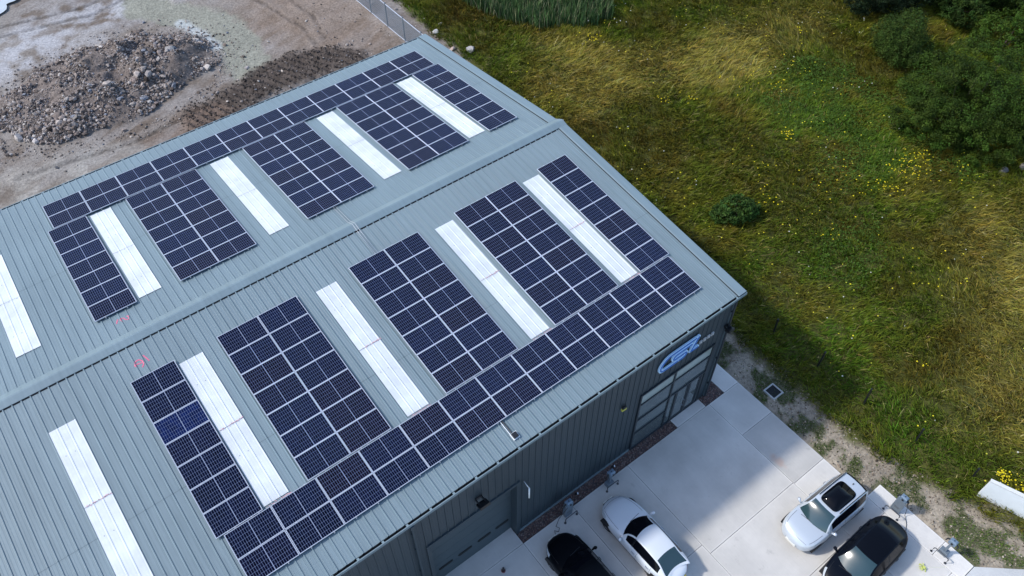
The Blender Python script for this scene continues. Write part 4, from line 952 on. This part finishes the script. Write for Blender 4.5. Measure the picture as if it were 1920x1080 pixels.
    def seam(P,r=.006,nm='panel_gap',m=None):
        a=MB(); a.tube(P,r,5); a.build(nm,m or M_['black'],body)
    def ringpt(x,j,sd=1,off=.002):
        i=float(np.interp(x,xs,np.arange(N))); i0=int(i); f=i-i0; i1=min(i0+1,N-1); jj=j if sd==1 else (full-j)%full
        return Vector(V[i0*full+jj]).lerp(Vector(V[i1*full+jj]),f)
    for sd in (1,-1):
        for x in opt.get('doors',(gh['w0']-.35,gh.get('b0',0)-.02,gh['r1']-.05)): seam([ringpt(x,j,sd) for j in range(3,10)])
        seam([ringpt(x,10,sd)+Vector((0,0,.002)) for x in np.linspace(gh['w0']+.02,nose-.32,9)],.007)
        seam([ringpt(x,3,sd) for x in np.linspace(tail+.9,nose-.9,8)],.012,'sill')
    seam([ringpt(nose-.20,j,1) for j in range(10,15)]+[ringpt(nose-.20,j,-1) for j in range(13,9,-1)],.007)
    a=MB(); a.tube([(nose-.24,-.50,.47),(nose-.10,-.3,.47),(nose-.055,0,.47),(nose-.10,.3,.47),(nose-.24,.50,.47)],[.04,.06,.065,.06,.04],8); a.build('grille',M_['black'],t,True)
    a=MB(); a.box(nose-.03,nose+.012,-.26,.26,.40,.51); a.build('number_plate',M_['plate'],t)
    a=MB(); a.box(tail-.012,tail+.04,-.26,.26,.62,.73); a.build('number_plate',mat('rear_plate_'+name,(.6,.48,.05),.5),t)
    a=MB(); a.tube([(gh['w0']+.01,-.5,belt(gh['w0'])+.035),(gh['w0']-.06,.10,belt(gh['w0'])+.075)],.011,5); a.build('wiper',M_['black'],t)
    return t
suv=car('parked_car','silver-white SUV with a black panoramic sunroof and roof rails, parked in the sun',(.50,-19.86),R(178.3),4.50,1.84,1.66,M_['paints'],
  [(-2.25,.98),(-1.9,1.04),(-1.2,1.04),(0,1.01),(.9,1.0),(1.3,.98),(1.8,.93),(2.1,.86),(2.25,.72)],
  dict(r0=-2.12,r1=-1.72,w1=.42,w0=1.16,wr=.60,s0=-1.70,s1=.72,b0=-.25,bow=.24,rbow=.10),None,dict(rails=True,crown=.05,arch=.06,rear=.04,nose=.05,doors=(.85,-.22,-1.15),handles=(.0,-.95),hm=M_['chrome']))
def roof_panel(t,x0,x1,w,z,arch=.0):
    P=[];n=40
    for k in range(n):
        a=2*math.pi*k/n; c,s=math.cos(a),math.sin(a); e=.35; x=(x0+x1)/2+(x1-x0)/2*math.copysign(abs(c)**e,c); y=w*math.copysign(abs(s)**e,s); P.append((x,y))
    a=MB(); V=[(x,y,z+.012-.02*(y/w)**2*.6) for x,y in P]+[(x,y,z-.03) for x,y in P]; c=len(V); V.append(((x0+x1)/2,0,z+.022)); a.add(V,[(k,(k+1)%n,c) for k in range(n)]+[(k,n+k,n+(k+1)%n,(k+1)%n) for k in range(n)]); return a.build('sunroof',M_['cglass'],t,True)
roof_panel(suv,-1.22,.28,.47,1.672)
a=MB(); a.tube([(-1.46,.0,1.655),(-1.50,.0,1.71)],[.035,.012],8); a.build('antenna',M_['black'],suv)
car('parked_car','white saloon with dark glass, nose towards the wall charger in the shade',(-6.86,-15.74),R(90.3),4.70,1.82,1.43,M_['paintw'],
  [(-2.35,.86),(-2.2,.95),(-1.7,.98),(-.8,.93),(.6,.90),(1.0,.88),(1.6,.82),(2.0,.75),(2.35,.58)],
  dict(r0=-1.95,r1=-1.22,w1=.10,w0=.88,wr=.56,s0=-1.50,s1=.52,b0=-9,bow=.36,rbow=-.20),M_['cglass'],dict(pw=4.2,nose=.07,rear=.05,crown=.055,arch=.07,rg=M_['wglass'],bow=.34,doors=(.62,-.42,-1.3),handles=(-.25,-1.1),hm=M_['chrome'],mo=.35))
car('parked_car','glossy black hatchback plugged in with its nose to the wall, cut by the bottom edge',(-9.98,-15.36),R(90.5),4.26,1.80,1.46,M_['paintb'],
  [(-2.13,.88),(-1.9,.96),(-1.2,.96),(0,.93),(.8,.91),(1.2,.88),(1.7,.80),(2.0,.70),(2.13,.55)],
  dict(r0=-1.9,r1=-1.35,w1=.15,w0=.93,wr=.57,s0=-1.40,s1=.55,b0=-.35,bow=.30,rbow=.10),M_['cglass'],dict(pw=4.2,nose=.08,crown=.06,arch=.06,bow=.30))
car('parked_car','dark navy-black car with a glass roof charging beside the silver SUV',(.22,-22.28),R(181.5),4.72,1.90,1.50,M_['paintn'],
  [(-2.36,.92),(-2.1,1.0),(-1.5,1.0),(-.4,.95),(.6,.92),(1.1,.88),(1.6,.80),(2.0,.70),(2.36,.55)],
  dict(r0=-2.14,r1=-1.15,w1=.40,w0=1.32,wr=.585,s0=-1.55,s1=.85,b0=-.35,bow=.30,rbow=.14),None,dict(pw=4.6,nose=.06,rear=.04,crown=.05,arch=.08,glassroof=True,bow=.26,rt=2.0))

# ------------------------------------------------------------------ chargers, hoops and other yard furniture
def charger(x,y,ry,label,wide,zt=1.32,cable=None):
    """ry turns the front of the post; its front looks along local -x"""
    t=empty('ev_charger',(x,y,0),(0,0,ry)); tag(t,label,'charger','charging posts around the yard')
    b=MB(); b.box(-.13,.13,-.19,.19,.0,.30 if not wide else .06,bv=.02); b.build('plinth',M_['grey'],t)
    b=MB()
    if wide: b.box(-.09,.09,-.22,.22,.06,zt-.20,bv=.02)
    else: b.box(-.05,.05,-.055,.055,.30,zt-.24)
    b.build('post',M_['grey'],t)
    if wide:
        q=MB(); 
        for zz,hw in ((.30,.10),(.38,.13)): q.box(-.094,-.0905,-hw,hw,zz,zz+.03)
        q.build('vent_slot',M_['steelb'],t).__setitem__('kind','stuff')
    b=MB(); b.box(-.12,.12,-.16,.16,zt-.26,zt,bv=.05); h=b.build('head',mat('charger_head_'+str(int(wide)),(.13,.19,.26),.4),t)
    b=MB(); b.cyl((0,0,zt),(0,0,zt+.006),.03,12); b.build('status_lamp',M_['black'],h)
    b=MB(); b.tube([(-.15,.0,zt-.12),(-.185,0,zt-.12)],.045,12); b.build('socket',M_['black'],h)
    for sd in (1,-1):
        b=MB(); b.tube([(0,sd*.15,zt-.12),(0,sd*.25,zt-.20),(.0,sd*.27,zt-.38)],[.04,.035,.025],8); b.build('holster',M_['black'],h)
    return t
charger(3.56,-21.69,0,'charging post with a wide grey front behind the dark navy car',True)
charger(3.50,-24.22,0,'free-standing charging post with a slim stem near the kerb corner',False)
charger(-6.12,-12.70,R(90),'slim charging post at the gravel strip in front of the white saloon',False)
charger(-8.62,-12.62,R(90),'charging post with a wide front against the wall by the black hatchback',True)
def hoop(x0,y0,x1,y1,label,h=.42):
    t=empty('hoop_barrier',((x0+x1)/2,(y0+y1)/2,0)); tag(t,label,'barrier','bent steel hoops guarding the charging posts')
    ox,oy=(x0+x1)/2,(y0+y1)/2; a=(x0-ox,y0-oy); c=(x1-ox,y1-oy); P=[(*a,.0),(*a,h-.09)]
    for k in range(1,5):
        w=math.pi/2*k/5; f=.09*(1-math.cos(w))/math.hypot(*a)*1.0; P.append((a[0]*(1-f),a[1]*(1-f),h-.09+.09*math.sin(w)))
    Q=[(p[0]*c[0]/a[0] if abs(a[0])>1e-6 else -p[0],-p[1] if abs(a[0])<1e-6 or True else 0,p[2]) for p in P]
    Q=[(-p[0],-p[1],p[2]) for p in P]
    b=MB(); b.tube(P+Q[::-1],.024,10); b.build('bent_tube',M_['steelb'],t,True)
    for p in (a,c):
        b=MB(); b.cyl((*p,0),(*p,.012),.06,14); b.build('base_plate',M_['steelb'],t)
hoop(3.16,-21.34,3.19,-22.06,'steel hoop in front of the wide charging post behind the navy car')
hoop(3.17,-23.87,3.17,-24.57,'steel hoop in front of the slim post near the kerb corner')
hoop(-6.44,-12.92,-5.77,-12.93,'steel hoop on the shaded slab before the white saloon')
hoop(-8.99,-12.92,-8.29,-12.91,'steel hoop on the shaded slab nearest the black hatchback')
def cable(P,r,name,label,m='black'):
    b=MB(); b.tube(P,r,7); o=b.build(name,M_[m],None,True); tag(o,label,'cable')
cable([(3.58,-21.95,.95),(3.66,-22.05,.5),(3.60,-22.15,.10),(3.35,-22.45,.03),(3.05,-22.62,.03),(2.85,-22.55,.05),(2.72,-22.4,.3),(2.60,-22.35,.62)],.013,'charging_cable','thin cable trailing from the wide post to the tail of the navy car')
cable([(-8.75,-12.72,.95),(-9.25,-12.75,.55),(-9.45,-12.80,.05),(-9.35,-12.95,.02),(-9.50,-13.05,.02),(-9.62,-12.9,.02),(-9.70,-13.05,.10),(-9.80,-13.18,.35)],.013,'charging_cable','thin cable hanging from the wall post to the black hatchback')
# inspection chamber left open in the soil
t=empty('inspection_chamber',(4.01,-14.01,0)); tag(t,'open square inspection chamber with a pale frame beside the concrete','drain')
b=MB(); o_=.37; i_=.29
for x0,x1,y0,y1 in ((-o_,o_,i_,o_),(-o_,o_,-o_,-i_),(-o_,-i_,-i_,i_),(i_,o_,-i_,i_)): b.box(x0,x1,y0,y1,-.10,.10,bv=.012)
b.build('frame',mat('grey_precast',(.34,.35,.35),.85),t); b=MB(); b.box(-i_,i_,-i_,i_,-.02,.07); b.build('pit_shade_block',M_['dark'],t)  # solid black block stands for the shaded depth of the hole
# fence posts at the meadow edge
for k,(x,y,h,tl) in enumerate([(6.95,-11.5,1.25,'nearest the building corner'),(7.1,-14.37,1.28,'second from the building corner'),(7.1,-17.28,1.32,'in the middle of the row'),(7.25,-20.18,1.25,'second from the white wall'),(7.75,-22.96,.95,'shortest, beside the white wall')]):
    t=empty('fence_post',(x,y,float(ground_z(x,y)[0])-.1),(R(random.uniform(-3,3)),R(random.uniform(-3,3)),0)); tag(t,'bare dark steel fence post in the grass, %s'%tl,'post','bare fence posts along the meadow edge')
    b=MB(); b.box(-.04,.04,-.04,.04,0,h+.1); b.build('post',M_['black'],t); b=MB(); b.box(-.044,.044,-.044,.044,h+.1,h+.115); b.build('cap',M_['black'],t)
# mesh fence
def mesh_fence():
    X=6.08; ys=np.arange(14.3,60,2.52); t=empty('mesh_fence',(X,14.3,0)); tag(t,'grey welded mesh fence with pale rails behind the building','fence')
    for k,y in enumerate(ys):
        b=MB(); b.box(-.035,.035,y-14.3-.035,y-14.3+.035,-.2,2.12); b.build('post',M_['grey'],t)
    for k in range(len(ys)-1):
        y0,y1=ys[k]-14.3+.04,ys[k+1]-14.3-.04; b=MB(); n=48
        for q in range(n): y=y0+(y1-y0)*(q+.5)/n; b.box(-.004,.004,y-.005,y+.005,.08,1.96)
        for z in np.arange(.25,1.95,.20): b.box(.004,.012,y0,y1,z-.004,z+.004)
        p=b.build('mesh_panel',M_['wire'],t)
        b=MB(); b.box(-.02,.02,y0,y1,1.96,2.0); b.build('top_rail',M_['alu'],p); b=MB(); b.box(-.02,.02,y0,y1,.04,.08); b.build('bottom_rail',M_['alu'],p)
mesh_fence()
# white wall at the right edge
def white_wall():
    a=Vector((7.15,-23.61,0)); c=Vector((10.2,-32.0,0)); d=(c-a).normalized(); n=Vector((d.y,-d.x,0)); n=-n if n.x<0 else n
    t=empty('retaining_wall',a); tag(t,'smooth white upright wall starting among the grass at the right edge','wall'); L=(c-a).length
    Mx=Matrix(((d.x,n.x,0,0),(d.y,n.y,0,0),(0,0,1,0),(0,0,0,1)))
    b=MB(); b.box(0,L,.0,.14,-.2,1.44,M=Mx); b.build('panel',M_['white'],t)
    b=MB(); b.box(-.02,L,-.02,.16,1.441,1.50,M=Mx); b.build('coping',M_['kerb'],t)
white_wall()
# lights, alarm, camera pole on the front wall
def flood(x,z,label,s=1.0):
    t=empty('floodlight',(x,YW,z)); tag(t,label,'floodlight','floodlights on the front wall'); 
    b=MB(); b.box(-.16*s,-.12*s,-.30*s,-.03,-.06,.06); b.box(.12*s,.16*s,-.30*s,-.03,-.06,.06); b.box(-.16*s,.16*s,-.045,-.02,-.06,.10); b.build('bracket',M_['black'],t)
    b=MB(); Mx=Matrix.Translation((0,-.34*s,-.05))@Matrix.Rotation(R(-25),4,'X'); b.box(-.23*s,.23*s,-.17*s,.17*s,-.05,.06,M=Mx); l=b.build('lamp_body',M_['black'],t)
    b=MB(); b.box(-.20*s,.20*s,-.14*s,.14*s,-.056,-.051,M=Mx); b.build('lens',M_['lamp'],l)
flood(-12.95,6.20,'black floodlight high on the wall above the loading door'); flood(.93,6.00,'black floodlight beside the corner of the front wall',.8)
t=empty('alarm_box',(-5.27,YW-.04,5.15)); tag(t,'small yellow alarm sounder on the ribbed wall left of the entrance','alarm'); b=MB(); b.box(-.13,.13,-.09,0,-.13,.0); b.build('housing',M_['yellow'],t); b=MB(); b.box(-.10,.10,-.10,0,.001,.14,bv=.02); b.build('strobe_cover',M_['black'],t)
t=empty('wall_lamp',(-10.72,YW,4.75)); tag(t,'slender white tube lamp on an arm beside the loading door','lamp'); b=MB(); b.tube([(0,-.03,.12),(0,-.22,.06),(.02,-.36,-.02)],.022,8); b.build('arm',M_['silver'],t,True); b=MB(); b.tube([(.02,-.36,0),(-.02,-.42,-.75)],.035,10); b.build('tube',M_['white'],t,True); b=MB(); b.tube([(-.02,-.42,-.75),(-.025,-.425,-.85)],.022,8); b.build('tip',M_['black'],t)
t=empty('bollard',(-12.57,-12.95,0)); tag(t,'short black bollard on the concrete in front of the loading door','bollard'); b=MB(); b.tube([(0,0,.03),(0,0,.34),(0,0,.40)],[.055,.05,.03],14); b.build('shaft',M_['black'],t,True); b=MB(); b.cyl((0,0,0),(0,0,.03),.10,16); b.build('foot',mat('reddish_rubber',(.16,.05,.05),.7),t)
for x,y,l in ((-5.45,-12.15,'small black spotlight in the gravel right of the slim wall charger'),(-7.75,-12.15,'small black spotlight in the gravel between the two wall chargers')):
    t=empty('garden_spotlight',(x,y,0)); tag(t,l,'spotlight','small spotlights in the gravel'); b=MB(); b.tube([(0,0,-.03),(0,0,.12),(0,-.05,.22)],.016,6); b.build('spike',M_['black'],t); b=MB(); b.tube([(-.02,-.02,.20),(.05,-.10,.30)],[.055,.065],10); b.build('lamp_body',M_['black'],t); b=MB(); b.tube([(.051,-.101,.301),(.056,-.106,.307)],.055,10); b.build('lens',M_['alu'],t)
# yellow-green marking rag with twine on the slab
t=empty('twine_bundle',(2.2,-24.07,0)); tag(t,'yellow-green bundle of tape and twine lying on the sunlit concrete','litter'); b=MB()
for k in range(16):
    a=random.uniform(0,6.28); r=.12+.10*random.random(); b.tube([(0,0,.05),(math.cos(a)*r*.6,math.sin(a)*r*.6,.12+.05*random.random()),(math.cos(a)*r,math.sin(a)*r,.02)],.014,5)
b.build('tape',mat('lime_tape',(.50,.56,.12),.6),t); b=MB(); b.tube([(.15,-.1,.01),(.55,-.42,.01),(.9,-.66,.01)],.008,5); b.build('twine',mat('pale_twine',(.6,.62,.5),.8),t)
# letters over the entrance
def ribbon(b,P,w,y0,y1):
    """flat stroke in the wall plane (x,z) with round ends"""
    n=len(P); pts=[Vector((p[0],p[1])) for p in P]; Lf=[];Rt=[]
    for i in range(n):
        t=(pts[min(i+1,n-1)]-pts[max(i-1,0)]).normalized(); nn=Vector((-t.y,t.x))*w/2; Lf.append(pts[i]+nn); Rt.append(pts[i]-nn)
    t=(pts[-1]-pts[-2]).normalized(); e=[pts[-1]+Vector((t.x*math.cos(a)-t.y*math.sin(a),t.x*math.sin(a)+t.y*math.cos(a)))*w/2 for a in (.9,.45,0,-.45,-.9)]
    t=(pts[0]-pts[1]).normalized(); s=[pts[0]+Vector((t.x*math.cos(a)-t.y*math.sin(a),t.x*math.sin(a)+t.y*math.cos(a)))*w/2 for a in (.9,.45,0,-.45,-.9)]
    V=[];F=[]
    for i in range(n):
        for p in (Lf[i],Rt[i]): V+=[(p.x,y1,p.y),(p.x,y0,p.y)]
    for i in range(n-1):
        a=4*i; c=4*(i+1); F+=[(a+1,c+1,c+3,a+3),(a,c,c+1,a+1),(a+3,c+3,c+2,a+2)]
    b.add(V,F)
    for cap,(A,B) in ((e,(Lf[-1],Rt[-1])),(s,(Rt[0],Lf[0]))):
        Q=[A]+cap+[B]; m=len(Q); b.add([(q.x,y0,q.y) for q in Q]+[(q.x,y1,q.y) for q in Q],[tuple(range(m))]+[(k,k+1,m+k+1,m+k) for k in range(m-1)])
def csl():
    t=empty('company_sign',(-2.1,YW,6.5)); tag(t,'pale and deep blue CSL lettering mounted high above the entrance','sign')
    def arc(cx,cz,rx,rz,a0,a1,n=14): return [(cx+rx*math.cos(R(a0+(a1-a0)*k/n)),cz+rz*math.sin(R(a0+(a1-a0)*k/n))) for k in range(n+1)]
    sh=lambda P:[(x+(z-0)*.28,z) for x,z in P]
    Cc=sh([(.74,.46),(.1,.46),(-.5,.46)]+arc(-.80,.01,.40,.45,90,270)+[(-.35,-.44),(.02,-.44)])
    Ss=sh([(.58,.20),(.1,.20)]+arc(-.30,.045,.16,.155,90,270,8)+[(0,-.11)]+arc(.30,-.275,.17,.165,90,-90,8)+[(.12,-.44)])
    Ll=sh([(.90,.46),(.84,.0),(.80,-.38),(1.24,-.38)])
    off=lambda P:[(x*.98-.05,z*.98+.02) for x,z in P]
    for nm,P in (('letter_C',Cc),('letter_S',Ss),('letter_L',Ll)):
        P=off(P); dy={'C':0,'S':.006,'L':.012}[nm[-1]]; b=MB(); ribbon(b,P,.21,-.10-dy,-.03); o=b.build('letter',M_['blueL'],t); o['label']='pale blue letter %s'%nm[-1]; b=MB(); ribbon(b,P,.080,-.125-dy,-.10-dy); b.build('letter_face',M_['blueD'],o)
    r=random.Random(2)
    for k in range(4):
        b=MB(); x=1.22+k*.25; z=-.36+.0*k; b.box(x,x+.05,-.09,-.03,z,z+.20); b.box(x+.05,x+.15,-.09,-.03,z+.15,z+.20); b.box(x+.05,x+.15,-.09,-.03,z+.07,z+.11); b.box(x+.10,x+.15,-.09,-.03,z+.0,z+.07); b.build('small_letter',M_['silver'],t)
csl()
